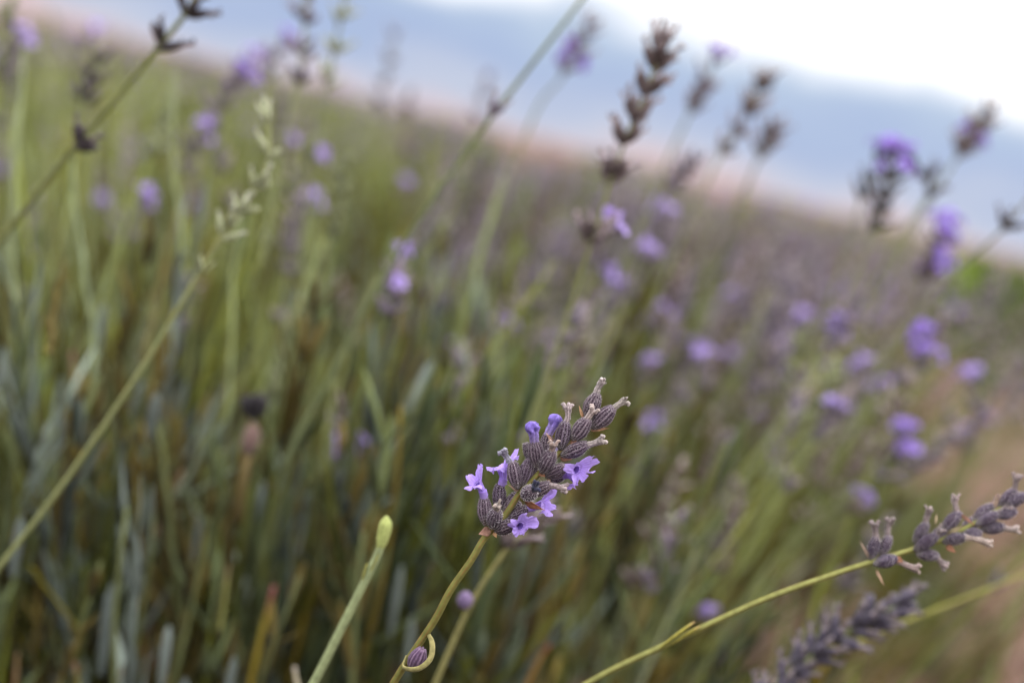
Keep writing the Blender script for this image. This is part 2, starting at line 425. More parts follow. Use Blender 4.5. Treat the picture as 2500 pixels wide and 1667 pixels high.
def stem_mesh(pts, r0_, r1_, c=C_STEM, c2=C_TAN, seg=12, square=True, wob=0.0, name='stem'):
    n = len(pts); rad = np.linspace(r0_, r1_, n)
    if wob: rad = rad * (1 + wob * np.random.default_rng(n).normal(0, 1, n))
    sh = (lambda th: 1 + 0.11 * np.cos(4 * th)) if square else None
    th = np.linspace(0, 2 * np.pi, seg, endpoint=False)
    k = np.clip(np.cos(4 * th) * 0.5 + 0.35, 0, 1)
    nz = np.random.default_rng(5).random((n, seg))
    cc = mixc(np.broadcast_to(np.array(c), (n, seg, 3)), np.broadcast_to(np.array(c2), (n, seg, 3)), np.clip(k[None, :] * (0.3 + 0.9 * nz), 0, 1))
    mb = MB(); tube(mb, pts, rad, seg, cc, shape=sh)
    return mb.mesh(name, M_STEM)

# ------------------------------------------------------------------ setting: ground
def soil_material():
    m = bpy.data.materials.new('dry_soil'); m.use_nodes = True
    n, l = m.node_tree.nodes, m.node_tree.links; b = n['Principled BSDF']
    geo = n.new('ShaderNodeNewGeometry')
    a = n.new('ShaderNodeTexNoise'); a.inputs['Scale'].default_value = 3.0; a.inputs['Detail'].default_value = 8
    l.new(geo.outputs['Position'], a.inputs['Vector'])
    r = n.new('ShaderNodeValToRGB'); r.color_ramp.elements[0].position = 0.3; r.color_ramp.elements[1].position = 0.7
    r.color_ramp.elements[0].color = (0.08, 0.037, 0.026, 1); r.color_ramp.elements[1].color = (0.165, 0.083, 0.058, 1)
    l.new(a.outputs['Fac'], r.inputs[0]); l.new(r.outputs[0], b.inputs['Base Color'])
    b.inputs['Roughness'].default_value = 0.95
    c = n.new('ShaderNodeTexNoise'); c.inputs['Scale'].default_value = 60; c.inputs['Detail'].default_value = 6
    l.new(geo.outputs['Position'], c.inputs['Vector'])
    bp = n.new('ShaderNodeBump'); bp.inputs['Strength'].default_value = 0.8; bp.inputs['Distance'].default_value = 0.02
    l.new(c.outputs['Fac'], bp.inputs['Height']); l.new(bp.outputs[0], b.inputs['Normal'])
    return m
M_SOIL = soil_material()
def ground():
    xs = np.concatenate([[-4000, -800, -150, -30, -8], np.arange(-4, 4.01, 0.1), [8, 30, 150, 800, 4000]])
    ys = np.concatenate([[-4000, -800, -100, -10], np.arange(-2, 8.01, 0.1), [14, 40, 150, 800, 4000]])
    X, Y = np.meshgrid(xs, ys)
    nearw = np.clip(1 - np.hypot(X, Y - 3) / 9, 0, 1)
    Z = nearw * (0.018 * np.sin(X * 9 + 2 * np.sin(Y * 3)) + 0.014 * np.sin(Y * 13 + X * 5) + rng.normal(0, 0.006, X.shape))
    mb = MB(); mb.add(np.stack([X, Y, Z], -1).reshape(-1, 3), gridf(len(ys), len(xs), False)[:, ::-1], (0.1, 0.06, 0.04))
    o = bpy.data.objects.new('ground', mb.mesh('ground', M_SOIL)); col.objects.link(o)
    o['kind'] = 'structure'; o['label'] = 'dry reddish tan soil between the lavender rows'; return o
ground()
def clods():
    mb = MB()
    u = np.array([[0, 0, 1], [.9, 0, .1], [.28, .86, .15], [-.73, .53, 0], [-.73, -.53, .1], [.28, -.86, 0], [0, 0, -.7]])
    f = []
    for k in range(5):
        a, b = 1 + k, 1 + (k + 1) % 5
        f += [(0, a, b, b), (6, b, a, a)]
    for k in range(1400):
        y = rng.uniform(0.9, 6); x = rng.uniform(0.35, 1.9)
        s = rng.uniform(.004, .022) * (1 if rng.random() < .8 else 1.8)
        v = (u + rng.normal(0, .16, u.shape)) * s * np.array([1, rng.uniform(.7, 1.2), .7]); an = rng.uniform(0, 6)
        ca, sa = math.cos(an), math.sin(an)
        v = v @ np.array([[ca, -sa, 0], [sa, ca, 0], [0, 0, 1]]) + np.array([x, y, 0.01])
        mb.add(v, f, (0.1, 0.06, 0.04))
    o = bpy.data.objects.new('soil_clods', mb.mesh('soil_clods', M_SOIL, False)); col.objects.link(o)
    o['kind'] = 'stuff'; o['label'] = 'small dry clods of reddish soil on the path'; o['category'] = 'soil'
clods()

# ------------------------------------------------------------------ the lavender stalk in focus
def hero_stalk(items, bracts, axis, stem_ctrl, K, depth0, label, seed0, hi=True, stem_r=(0.00075, 0.0008), stem_cols=(C_STEM, C_TAN), fuzz=True, tone=(1, 1, 1)):
    """items: base xy/depth(mm), mouth xy/depth, width mm, kind, tip xy/depth ; K maps crop coords to photograph px"""
    def Q(x, y, dep): return P(*K(x, y), depth0 + dep * 0.001)
    path = [P(*p[:2], p[2]) for p in stem_ctrl] + [Q(*p) for p in axis]
    root = thing('lavender_stalk', label, 'lavender stalk', path[0])
    pts = spline(path, 90)
    part('stem', stem_mesh(pts, stem_r[1], stem_r[0], *stem_cols, seg=16), root)
    for k, it in enumerate(items):
        (bx, by, bd), (mx, my, md), w, kind = it[:4]
        B, Mo = Q(bx, by, bd), Q(mx, my, md)
        L = (Mo - B).length; bend = random.uniform(-.06, .06)
        M = aim(B, Mo, roll=random.uniform(0, 6))
        sh = random.uniform(.85, 1.15)
        rib = np.array(C_RIB) * sh * np.array(tone) * np.array([1, 1, random.uniform(.95, 1.12)])
        cx = part('calyx', calyx_mb(L, w * .001, hi, bend, rib, np.array(C_GROOVE) * sh, seed=seed0 + k).mesh('calyx', M_CALYX), root, M)
        if fuzz: part('fuzz', fuzz_mb(L, w * .001, 560 if tone[0] == 1 else 800, bend, seed0 + k).mesh('fuzz', M_FUZZ), cx, M, kind='stuff')
        if kind == 'none': continue
        T = Q(*it[4]); d = (T - Mo); off = (Mo - B).normalized()
        S = M @ Vector((bend * L, 0, L * 0.86))
        LL = max((T - S).length, 0.001)
        if kind == 'open':
            size = it[5]; face = it[6]   # face: direction of the mouth in crop axes + depth
            fd = (Rv * face[0] - Uv * face[1] + Fv * face[2]).normalized()
            # the tube runs from calyx mouth to the throat; the limb faces fd
            Mf = aim(T - fd * 0.0032, T, up=Q(*axis[-1]) - Q(*axis[0]))
            fl = part('flower', corolla_mb(0.0032, size, it[8] if len(it) > 8 else 0.6, seed0 + k).mesh('flower', M_PETAL), cx, Mf)
            tb = MB(); c_ = spline([S, lerp(S, T - fd * 0.0022, .5), T - fd * 0.0018], 10)
            tube(tb, c_, np.linspace(.00078, .00092, 10), 12, mixc(np.array([.40, .30, .62]), np.array(C_LILAC), np.linspace(0, 1, 10)))
            part('flower_tube', tb.mesh('flower_tube', M_PETAL), cx)
        elif kind == 'bud':
            part('flower', bud_mb(LL, seed=seed0 + k, r=it[5] if len(it) > 5 else .00095, c=it[6] if len(it) > 6 else C_VIOLET).mesh('flower', M_PETAL), cx, aim(S, T))
        elif kind == 'dry':
            c = it[5] if len(it) > 5 else C_DRY
            part('withered_flower', withered_mb(LL, seed0 + k, c, hi).mesh('withered_flower', M_DRY), cx, aim(S, T, roll=random.uniform(0, 6)))
    for k, b in enumerate(bracts):
        B, T = Q(*b[0]), Q(*b[1])
        part('bract', bract_mb((T - B).length, b[2] * .001, seed0 + k, b[3] if len(b) > 3 else C_BROWN).mesh('bract', M_BRACT), root, aim(B, T, up=-Fv, roll=b[4] if len(b) > 4 else 0))
    return root, pts

K1 = lambda x, y: (1050 + x / 3.336, 880 + y / 3.336)
DARK = (0.03, 0.03, 0.06)
hero_items = [
    ((455, 1345, -.3), (438, 1105, 0), 2.9, 'open', (392, 1005, -1.2), .84, (-.50, -.78, -.36), None, 1.5),
    ((505, 1368, -1.2), (545, 1215, -3.4), 3.1, 'dry', (548, 1190, -4.3), (.30, .24, .21)),
    ((525, 1390, -.8), (690, 1330, -2.2), 3.0, 'open', (735, 1345, -3.2), .78, (.46, .10, -.86), None, 1.0),
    ((560, 1225, 1.6), (562, 1000, 2.2), 2.9, 'open', (590, 890, 2.4), 1.08, (-.12, -.9, .1), None, 1.2),
    ((600, 1250, 1.4), (700, 1075, 2.8), 2.7, 'none'),
    ((600, 1290, .9), (815, 1195, 1.8), 2.2, 'open', (915, 1170, 1.8), 1.0, (.85, -.28, -.15), None, 1.3),
    ((615, 1285, 2.0), (725, 1150, 3.4), 2.6, 'none'),
    ((715, 1050, -.4), (668, 820, -.4), 3.1, 'dry', (590, 745, -.8), (.27, .25, .32)),
    ((740, 1035, .4), (812, 800, .9), 3.0, 'none'),
    ((770, 1030, 1.2), (880, 870, 2.0), 2.7, 'none'),
    ((760, 1110, -1.2), (850, 1050, -4.6), 3.3, 'dry', (872, 1035, -5.3), DARK),
    ((800, 1095, -.6), (985, 1005, -2.2), 2.9, 'dry', (1095, 1015, -2.6)),
    ((885, 880, -.8), (850, 645, -1.6), 3.1, 'bud', (815, 495, -1.8), .00105, (.24, .165, .55)),
    ((905, 915, -1.2), (1000, 735, -3.0), 3.3, 'dry', (1012, 670, -3.4), (.30, .22, .19)),
    ((935, 945, -.8), (1105, 865, -1.8), 3.0, 'open', (1195, 885, -2.6), .92, (.68, .12, -.68), None, 1.2),
    ((960, 965, 1.0), (1090, 940, 1.6), 2.3, 'open', (1185, 960, 1.2), .95, (.75, .45, .1), None, .9),
    ((845, 840, 1.5), (775, 670, 2.2), 2.2, 'none'),
    ((930, 800, 1.0), (965, 590, 1.8), 2.7, 'bud', (1045, 440, 2.0), .001, (.29, .21, .62)),
    ((1060, 730, -.2), (1105, 495, -.4), 3.2, 'dry', (1118, 372, -.6), (.36, .29, .29)),
    ((1065, 775, -.6), (1285, 685, -1.2), 3.1, 'dry', (1412, 658, -1.6), (.37, .31, .29)),
    ((1160, 650, -.6), (1292, 475, -1.8), 3.3, 'dry', (1325, 395, -2.2), (.33, .26, .24)),
    ((1262, 475, .4), (1372, 272, .8), 3.3, 'dry', (1392, 165, .8), (.38, .32, .31)),
    ((1315, 555, -.2), (1497, 385, -.5), 3.4, 'dry', (1600, 335, -.6), (.33, .28, .25)),
]
hero_bracts = [((490, 1380, -.5), (392, 1412, -1.2), 2.2, (.30, .17, .13)), ((520, 1395, -.8), (545, 1448, -2.0), 1.0, (.33, .19, .10)),
               ((775, 1140, -1.5), (915, 1235, -3.2), 2.2, (.32, .15, .075), .9), ((1310, 570, -.2), (1465, 548, -.8), .8, (.36, .20, .12)),
               ((1245, 465, 0), (1213, 365, -.3), .7, (.40, .23, .13)), ((1000, 665, .2), (945, 590, -.4), .8, (.40, .25, .19)),
               ((1150, 650, -.6), (1205, 690, -1.6), 1.8, (.24, .12, .08)), ((890, 905, -.8), (945, 950, -2), 1.4, (.25, .12, .07)),
               ((1060, 790, -.6), (1150, 805, -1.6), 1.4, (.26, .13, .09)), ((720, 1060, -.4), (640, 1015, -1), .8, (.30, .2, .15)),
               ((950, 965, -.8), (985, 1000, -2.4), 1.0, (.36, .22, .13))]
hero_axis = [(440, 1450, .2), (610, 1260, .4), (735, 1075, .2), (890, 920, .1), (1060, 745, .1), (1190, 615, .1), (1285, 505, .1)]
hero, hero_pts = hero_stalk(hero_items, hero_bracts, hero_axis,
    [(850, 1850, .355), (960, 1667, .347), (1010, 1590, .343), (1063, 1510, .340), (1100, 1440, .338), (1150, 1368, .3365)],
    K1, FOCUS, 'sharp lavender stalk in the middle with grey ribbed calyxes and six open lilac flowers', 100,
    stem_r=(.00052, .00074), stem_cols=((0.18, 0.19, 0.055), (0.27, 0.15, 0.05)))
# curled side leaf with a purple bud low on that stem
lp = MB(); tube(lp, spline([P(1042, 1540, .3415), P(1055, 1570, .340), P(1050, 1608, .339), P(1020, 1632, .339), P(985, 1628, .341), P(992, 1600, .343)], 26), np.interp(np.linspace(0, 1, 26), [0, .2, .7, 1], [.0004, .00062, .0006, .0003]), 8, (0.25, 0.22, 0.09), flat=.6)
part('side_leaf', lp.mesh('side_leaf', M_LEAF), hero)
part('bud', calyx_mb(.0056, .0035, True, 0, (.20, .13, .19), (.07, .04, .075), seed=71).mesh('bud', M_CALYX), hero, aim(P(1003, 1636, .342), P(1033, 1580, .341)))

# ------------------------------------------------------------------ the half-blurred stalk at the right edge
K2 = lambda x, y: (2000 + x / 3.734, 1080 + y / 3.734)
DP = (.24, .185, .18)
right_items = [
    ((465, 1075, 0), (522, 860, 0), 2.6, 'dry', (508, 735, -.5), DP), ((560, 1030, .8), (645, 850, 1.4), 2.6, 'dry', (638, 705, 1.4), DP),
    ((490, 1110, -.5), (715, 1050, -1), 2.9, 'dry', (905, 1125, -1.4), (.32, .24, .22)), ((865, 920, .6), (985, 730, 1), 2.75, 'dry', (985, 600, 1), DP),
    ((860, 985, -.6), (1085, 845, -1.6), 2.9, 'dry', (1120, 805, -2), DP), ((875, 1010, -.3), (1090, 1030, -.8), 2.75, 'dry', (1160, 1100, -1), DP),
    ((1120, 810, .4), (1285, 630, .6), 2.9, 'dry', (1255, 500, .4), DP), ((1120, 905, -.5), (1340, 855, -1), 2.75, 'dry', (1545, 900, -1), (.37, .29, .25)),
    ((1395, 720, .6), (1590, 565, 1), 2.8, 'dry', (1625, 500, 1), (.31, .22, .19)), ((1425, 755, -.6), (1630, 640, -1.2), 2.8, 'dry', (1750, 615, -1.2), DP),
    ((1470, 790, -.2), (1690, 765, -.5), 2.75, 'dry', (1800, 800, -.6), (.33, .265, .24)), ((1645, 590, .3), (1800, 430, .3), 2.9, 'dry', (1835, 320, .2), DP),
    ((1700, 590, -.6), (1880, 470, -1), 2.8, 'dry', (1960, 430, -1), DP), ((1010, 900, .8), (1180, 760, 1.6), 2.8, 'none'), ((1290, 800, .9), (1470, 700, 1.6), 2.8, 'none'), ((1300, 830, -.3), (1480, 830, -.6), 2.7, 'none'), ((1560, 680, .8), (1730, 560, 1.2), 2.8, 'none'), ((1600, 670, -.6), (1800, 620, -1), 2.8, 'none'),
    ((1850, 520, .2), (2050, 380, .2), 2.8, 'dry', (2120, 300, .2), DP)]
right_bracts = [((455, 1050, -.4), (375, 895, -.8), .7, (.35, .25, .19)), ((520, 1160, -.6), (590, 1305, -1.2), .7, (.38, .25, .17)),
                ((1160, 940, -1), (1245, 1000, -2), 1.5, (.28, .13, .08)), ((1170, 830, -.4), (1330, 745, -1), 1.1, (.36, .29, .17)),
                ((1300, 660, -.5), (1420, 760, -1), .9, (.27, .14, .10)), ((1610, 600, -.4), (1610, 460, -.8), .9, (.40, .29, .22)),
                ((700, 1050, -1.2), (770, 1090, -2), 1.4, (.34, .16, .10)), ((1060, 740, .3), (1075, 650, 0), .6, (.36, .28, .18))]
right, _ = hero_stalk(right_items, right_bracts, [(455, 1095, 0), (850, 975, 0), (1130, 880, 0), (1400, 745, 0), (1650, 605, 0), (1870, 520, 0), (2100, 420, 0)],
    [(1150, 1850, .385), (1435, 1667, .378), (1626, 1573, .374), (1860, 1465, .371), (2040, 1400, .370)], K2, .370,
    'spent grey lavender stalk arching in from the bottom to the right edge, slightly blurred', 300, stem_r=(.0005, .00075), stem_cols=((.22, .22, .075), (.15, .12, .03)), tone=(.60, .62, .74))
for a, b, w in (((1612, 1580, .3735), (1692, 1512, .371), .0012), ((1640, 1572, .373), (1706, 1524, .372), .0011)):
    A, B = P(*a), P(*b)
    part('side_leaf', arr_mesh(leaf_arr((B - A).length, w * 1.6, (.24, .21, .04), .06, True, (.40, .25, .12)), 'side_leaf', M_LEAF), right, aim(A, B, up=Fv))

# ------------------------------------------------------------------ softer stalks placed one by one
CAL_MESH = {}
def cal_mesh(kind, k):
    key = (kind, k)
    if key not in CAL_MESH:
        rib, gro = {'grey': ((.24, .20, .23), (.065, .05, .07)), 'brown': ((.185, .14, .13), (.055, .038, .042)), 'cream': ((.33, .34, .22), (.18, .19, .10)),
                    'mauve': ((.27, .22, .29), (.11, .08, .12)), 'dark': ((.085, .07, .075), (.03, .022, .025)), 'slate': ((.115, .10, .13), (.04, .032, .048))}[kind]
        mb = calyx_mb(.0060, .0024, False, 0, rib, gro, seed=k * 7 + len(kind))
        if k != 3: mb.addarr(withered_mb(.003, k, {'cream': (.34, .34, .25), 'dark': (.1, .08, .08), 'slate': (.15, .12, .13)}.get(kind, (.25, .20, .205)), False).arrays(), np.array(Matrix.Translation((0, 0, .0053))))
        CAL_MESH[key] = mb.mesh('calyx', M_CALYX)
    return CAL_MESH[key]
FLOW = [corolla_mb(.0036, 1.0, .6, s, c1=(.37, .27, .60), c2=(.26, .17, .50), hi=False).mesh('flower', M_PETAL) for s in range(3)]
FLOWD = [corolla_mb(.0036, 1.0, .6, s + 5, c1=(.29, .18, .60), c2=(.18, .10, .46), hi=False).mesh('flower', M_PETAL) for s in range(3)]

def soft_stalk(label, path, whorls, kind='grey', stem_r=.0008, cols=(C_STEM, C_TAN), flowers=(), n=6, extra=(), group=None, spread=48, csize=1.0, fmesh=FLOW, nstem=40):
    """path: 3-D points root to tip; whorls: fractions of path length carrying rings of calyxes; flowers: whorl indices in bloom"""
    pts = spline(path, nstem)
    seg = np.concatenate([[0], np.cumsum(np.linalg.norm(np.diff(pts, axis=0), axis=1))]); tot = seg[-1]
    root = thing('lavender_stalk', label, 'lavender stalk', path[0], group)
    part('stem', stem_mesh(pts, stem_r * 1.1, stem_r * .7, *cols, seg=8), root)
    for wi, fr in enumerate(whorls):
        s = fr * tot; i = min(np.searchsorted(seg, s), len(pts) - 1)
        p = Vector(pts[i]); t = (Vector(pts[i]) - Vector(pts[max(i - 2, 0)])).normalized()
        a = t.orthogonal().normalized(); b = t.cross(a)
        nn = n if wi < len(whorls) - 1 else max(3, n - 2)
        ph = random.uniform(0, 6)
        for q in range(nn):
            an = ph + q * 2 * math.pi / nn + random.uniform(-.25, .25); sp = R(spread + random.uniform(-14, 12)) * (1 if wi < len(whorls) - 1 else .6)
            d = t * math.cos(sp) + (a * math.cos(an) + b * math.sin(an)) * math.sin(sp)
            base = p + d * .0006 + t * random.uniform(-.0018, .0022)
            sc = csize * random.uniform(.85, 1.12)
            M = aim(base, base + d, up=t, scale=sc)
            c = part('calyx', cal_mesh(kind, random.randrange(4)), root, M)
            if (wi, q) in flowers or wi in [f for f in flowers if isinstance(f, int)] and q < 3:
                e = base + d * .0055 * sc
                part('flower', random.choice(fmesh), c, aim(e, e + d + t * .1, up=t, scale=sc * random.uniform(.95, 1.2)))
    return root, pts

# A: upper left, dark, leaving by the top edge
soft_stalk('olive lavender stalk crossing the upper left corner with dark whorls near the top edge',
    [D(-120, 720, .47), D(0, 555, .47), D(150, 362, .47), D(260, 235, .47), D(352, 122, .47), D(398, 70, .47), D(440, 10, .47), D(470, -60, .47)],
    (.456, .785, .90, .99), 'dark', .00095, ((.135, .145, .05), (.14, .13, .06)), n=5, csize=1.15)
# B: pale young stalk
young, _ = soft_stalk('young yellow green stalk rising from the left edge to a pale cream spike',
    [D(-60, 1385, .450), D(0, 1300, .450), D(150, 1105, .450), D(330, 840, .450), D(465, 615, .452), D(548, 490, .454), D(592, 425, .455), D(618, 345, .457), D(612, 275, .458)],
    (.765, .80, .86, .925, .99), 'cream', .0007, ((.21, .225, .095), (.20, .195, .085)), n=4, spread=36, csize=.85)
for dx, dy in ((-14, -42), (22, -30)):
    A = D(470, 628, .451); B = D(470 + dx, 628 + dy, .449)
    part('leaf', arr_mesh(leaf_arr((B - A).length, .0022, (.28, .29, .16), .1, True), 'leaf', M_LEAF), young, aim(A, B, up=Fv))
# C: brown spike against the sky with a remote flowering whorl
soft_stalk('brown spent lavender spike against the sky right of centre, lilac flower on lower whorl',
    [D(1120, 1240, .49), D(1232, 930, .487), D(1315, 690, .485), D(1362, 545, .484), D(1400, 425, .483), D(1445, 300, .482), D(1490, 195, .481), D(1512, 120, .48)],
    (.612, .738, .80, .857, .912, .965, .995), 'brown', .00055, ((.13, .142, .05), (.13, .125, .055)), n=8, csize=1.1, spread=42, flowers=((0, 1), (0, 3)), nstem=80)
# D: pale stem leaving by the top with one remote whorl
soft_stalk('long pale blue green stem leaning to the top edge with one small grey whorl halfway',
    [D(640, 1090, .52), D(740, 900, .515), D(870, 655, .51), D(1000, 450, .505), D(1112, 292, .50), D(1160, 228, .50), D(1250, 112, .50), D(1350, -18, .50), D(1400, -90, .50)],
    (.68,), 'grey', .00075, ((.12, .14, .065), (.12, .13, .065)), n=4, csize=1.0, spread=40)
def simple(label, d, ctrl, whorls, kind='grey', flowers=(), n=5, r=.0006, cols=((.135, .15, .065), (.14, .14, .07)), csize=1.05, fm=FLOW, spread=45):
    return soft_stalk(label, [D(x, y, d) for x, y in ctrl], whorls, kind, r, cols, flowers, n, csize=csize, fmesh=fm, spread=spread, nstem=50)
simple('grey spike with violet flowers at its base, in the sky left of the brown spike', .68, [(1080, 640), (1180, 380), (1240, 240), (1290, 180), (1325, 115), (1355, 55)], (.80, .86, .92, .97), 'grey', (0, (1, 0)), fm=FLOWD)
simple('lavender spike capped by a violet flower tuft against the pale sky', .68, [(1420, 640), (1510, 420), (1570, 290), (1600, 225), (1640, 150)], (.78, .84, .90, .985), 'grey', (3,), fm=FLOWD)
simple('tall brown spent spike right of the violet capped one', .66, [(1490, 720), (1580, 520), (1640, 385), (1690, 300), (1755, 190)], (.68, .76, .83, .89, .95, .99), 'brown')
simple('short brown spent spike just right of the tall brown one', .68, [(1640, 620), (1700, 470), (1740, 370), (1775, 300)], (.80, .87, .93, .98), 'brown')
simple('dark mauve spike leaning on the crest below the short brown spikes', .66, [(1420, 620), (1500, 480), (1545, 420), (1590, 370)], (.70, .80, .88, .97), 'grey')
simple('dark lavender spike with two violet tufts at the right below the white cloud', .64, [(1860, 860), (1960, 640), (2005, 530), (2040, 440), (2050, 370)], (.66, .74, .82, .90, .98), 'dark', (3, 4), fm=FLOWD)
simple('dark side spike with a violet tip beside the two tufted spike', .65, [(1880, 760), (1950, 560), (1975, 470), (2015, 375)], (.78, .87, .97), 'dark', (2,), fm=FLOWD, n=4)
simple('dark grey spike with a violet flower leaning over the two tufted spike', .65, [(1960, 740), (2060, 560), (2140, 430), (2105, 385)], (.78, .90, .985), 'dark', ((2, 0), (2, 1)), fm=FLOWD, n=4)
simple('brown spike with violet lower flowers highest at the right against the white sky', .68, [(1980, 760), (2090, 540), (2180, 390), (2225, 325), (2262, 268)], (.80, .85, .90, .95, .99), 'brown', (1,), fm=FLOWD)
simple('lavender stalk in full violet bloom at the right below the sky', .70, [(1960, 960), (2060, 790), (2110, 670), (2135, 610), (2160, 545)], (.76, .84, .92, .98), 'brown', (0, 1, 2, 3), fm=FLOWD, csize=1.15)
simple('thin grey stalk with dark whorls touching the right edge against the sky', .56, [(2000, 850), (2130, 700), (2210, 610), (2290, 540), (2352, 470), (2390, 420)], (.75, .93, .99), 'dark', (), n=4, cols=((.12, .12, .08), (.13, .11, .08)))
simple('pale lilac spike alone among green stems above the middle', .56, [(840, 960), (870, 800), (890, 735), (908, 640)], (.70, .80, .90, .98), 'mauve', ((3, 0), (1, 1)), csize=.95)
simple('mauve spike leaning right below the sharp stalk, in the lower middle', .56, [(1380, 1620), (1450, 1440), (1490, 1350), (1530, 1270), (1550, 1215)], (.64, .73, .82, .90, .98), 'mauve', csize=.95)
simple('pale bare looking stem hooked over the mauve spike in the lower middle', .55, [(1440, 1640), (1510, 1480), (1570, 1340), (1594, 1250), (1560, 1205)], (.99,), 'cream', n=3, cols=((.19, .2, .11), (.18, .18, .11)), csize=.5, r=.0006)
simple('mauve grey spike lying along the bottom right corner', .445, [(1640, 1740), (1760, 1610), (1830, 1535), (1930, 1460), (2060, 1390)], (.28, .38, .48, .58, .67, .76, .85, .95), 'slate', (), n=7, csize=1.1)
simple('green stem running under the grey stalk to the right edge', .50, [(1600, 1700), (1800, 1560), (2000, 1460), (2200, 1380), (2400, 1300)], (), cols=((.24, .23, .07), (.2, .18, .05)))
half, _ = simple('brown mauve spike half hidden behind the sharp stalk', .43, [(960, 1660), (1000, 1568), (1075, 1400), (1150, 1280), (1205, 1225), (1255, 1185)], (.80, .87, .95), 'brown', n=5, r=.0007, cols=((.165, .155, .06), (.15, .125, .05)))
part('bud', calyx_mb(.0048, .0038, True, 0, (.27, .20, .32), (.12, .08, .16), seed=5).mesh('bud', M_CALYX), half, aim(D(1066, 1400, .428), D(1072, 1352, .428)))
simple('dark blurred spike left of the olive stalk at the upper left', .62, [(150, 620), (180, 380), (195, 230), (222, 150)], (.80, .90, .98), 'dark', n=5)
simple('dark grey spike leaving by the top edge right of the violet blooms', .60, [(600, 620), (650, 330), (690, 160), (700, 20), (705, -60)], (.62, .72, .82, .91), 'grey', n=5, cols=((.17, .19, .09), (.17, .17, .09)))
simple('pale green spike by the top edge right of the dark grey one', .62, [(680, 640), (725, 340), (755, 175), (785, 30), (795, -40)], (.64, .76, .86, .95), 'cream', n=4, cols=((.2, .22, .12), (.2, .2, .12)))
simple('faint grey spike rising from the skyline left of the long pale stem', .95, [(800, 520), (850, 330), (880, 200), (905, 90)], (.62, .74, .86, .97), 'grey', n=5)
simple('faint mauve spike at the skyline just left of the long pale stem', 1.0, [(1040, 520), (1085, 330), (1105, 240), (1120, 180)], (.7, .85, .97), 'mauve', n=5)
for x, y, d, k, lab in [(35, 112, .74, 0, 'at the left edge near the skyline'), (195, 92, .95, 0, 'faint against the sky at the upper left'), (535, 185, .68, 2, 'vivid, left of the top centre on the skyline'),
        (562, 150, .8, 0, 'paler, right behind the vivid one on the skyline'), (640, 112, .78, 2, 'against the sky right of the vivid pair'), (450, 325, .72, 0, 'left of the cream spike'), (695, 378, .76, 0, 'right of the cream spike'),
        (690, 482, .76, 0, 'just below the one right of the cream spike'), (312, 482, .72, 0, 'alone left of the cream spike joint'), (1518, 512, .74, 0, 'right of the brown spike lower whorl'), (1487, 612, .70, 0, 'largest soft one right of the centre top'),
        (1410, 680, .74, 0, 'below and left of the largest soft one'), (1622, 850, .70, 0, 'right of the sharp stalk tip'), (1845, 765, .85, 0, 'small, far right of the sharp stalk tip'), (1500, 1012, .74, 0, 'small, right of the sharp stalk'),
        (2130, 800, .66, 1, 'bright pair under the full bloom stalk'), (1985, 862, .74, 0, 'left under the bright pair'), (2030, 915, .78, 0, 'lower of the two left under the bright pair'), (2078, 1015, .66, 1, 'above the tan soil at the right'), (2243, 890, .74, 0, 'over the path at the right edge')]:
    lx = 40 + 70 * max(0, x - 700) / 700
    simple('blurred lilac bloom ' + lab, d, [(x - lx * 3.2, y + 470), (x - lx * 1.4, y + 230), (x - 20, y + 40), (x, y)], (.84, .92, .985), 'grey', (1, 2) if k == 1 else (2,), n=4, csize=1.1, fm=FLOWD if k else FLOW, cols=((.17, .19, .08), (.17, .17, .08)))
for x0, y0, x1, y1, d, w, c, lab in [(205, 760, 178, 380, .56, .0013, (.23, .27, .15), 'broad pale sage stem standing upright at the left'), (405, 640, 398, 150, .60, .0015, (.25, .28, .15), 'tall pale sage stem left of the cream spike'),
        (520, 1010, 560, 500, .57, .0010, (.21, .24, .11), 'yellow green stem rising right of the cream stalk joint'), (25, 760, 38, 120, .58, .0014, (.22, .25, .13), 'broad pale stem along the left edge'),
        (640, 900, 735, 420, .62, .0012, (.22, .25, .12), 'sage stem right of the cream spike'), (1040, 860, 1160, 400, .66, .0014, (.24, .28, .12), 'bright sage stem left of the brown spike'), (120, 760, 150, 590, .5, .0012, (.16, .125, .045), 'golden stem at the left among the foliage'),
        (760, 1000, 880, 640, .60, .0013, (.24, .25, .10), 'pale olive stem left of the pale lilac spike'), (800, 1010, 960, 560, .7, .0012, (.22, .25, .13), 'soft sage stem right of the pale lilac spike'), (345, 760, 400, 480, .56, .0012, (.15, .125, .05), 'tan stem behind the young yellow green stalk')]:
    pts = spline([D(x0 - .3 * (x1 - x0), y0 + .3 * (y0 - y1), d), D(x0, y0, d), D((x0 + x1) / 2 - 6, (y0 + y1) / 2, d), D(x1, y1, d)], 20)
    mb = MB(); tube(mb, pts - pts[0] + np.cumsum(np.random.default_rng(int(x0)).normal(0, .0004, (20, 3)), 0), np.concatenate([np.linspace(w, w * .7, 17), w * np.array([.65, .5, .15])]) * .85, 8, np.array(c) * np.random.default_rng(int(y0)).uniform(.75, 1.15, (20, 1)))
    thing('bare_stem', lab, 'stem', Vector(pts[0]), mesh=mb.mesh('bare_stem', M_STEM))
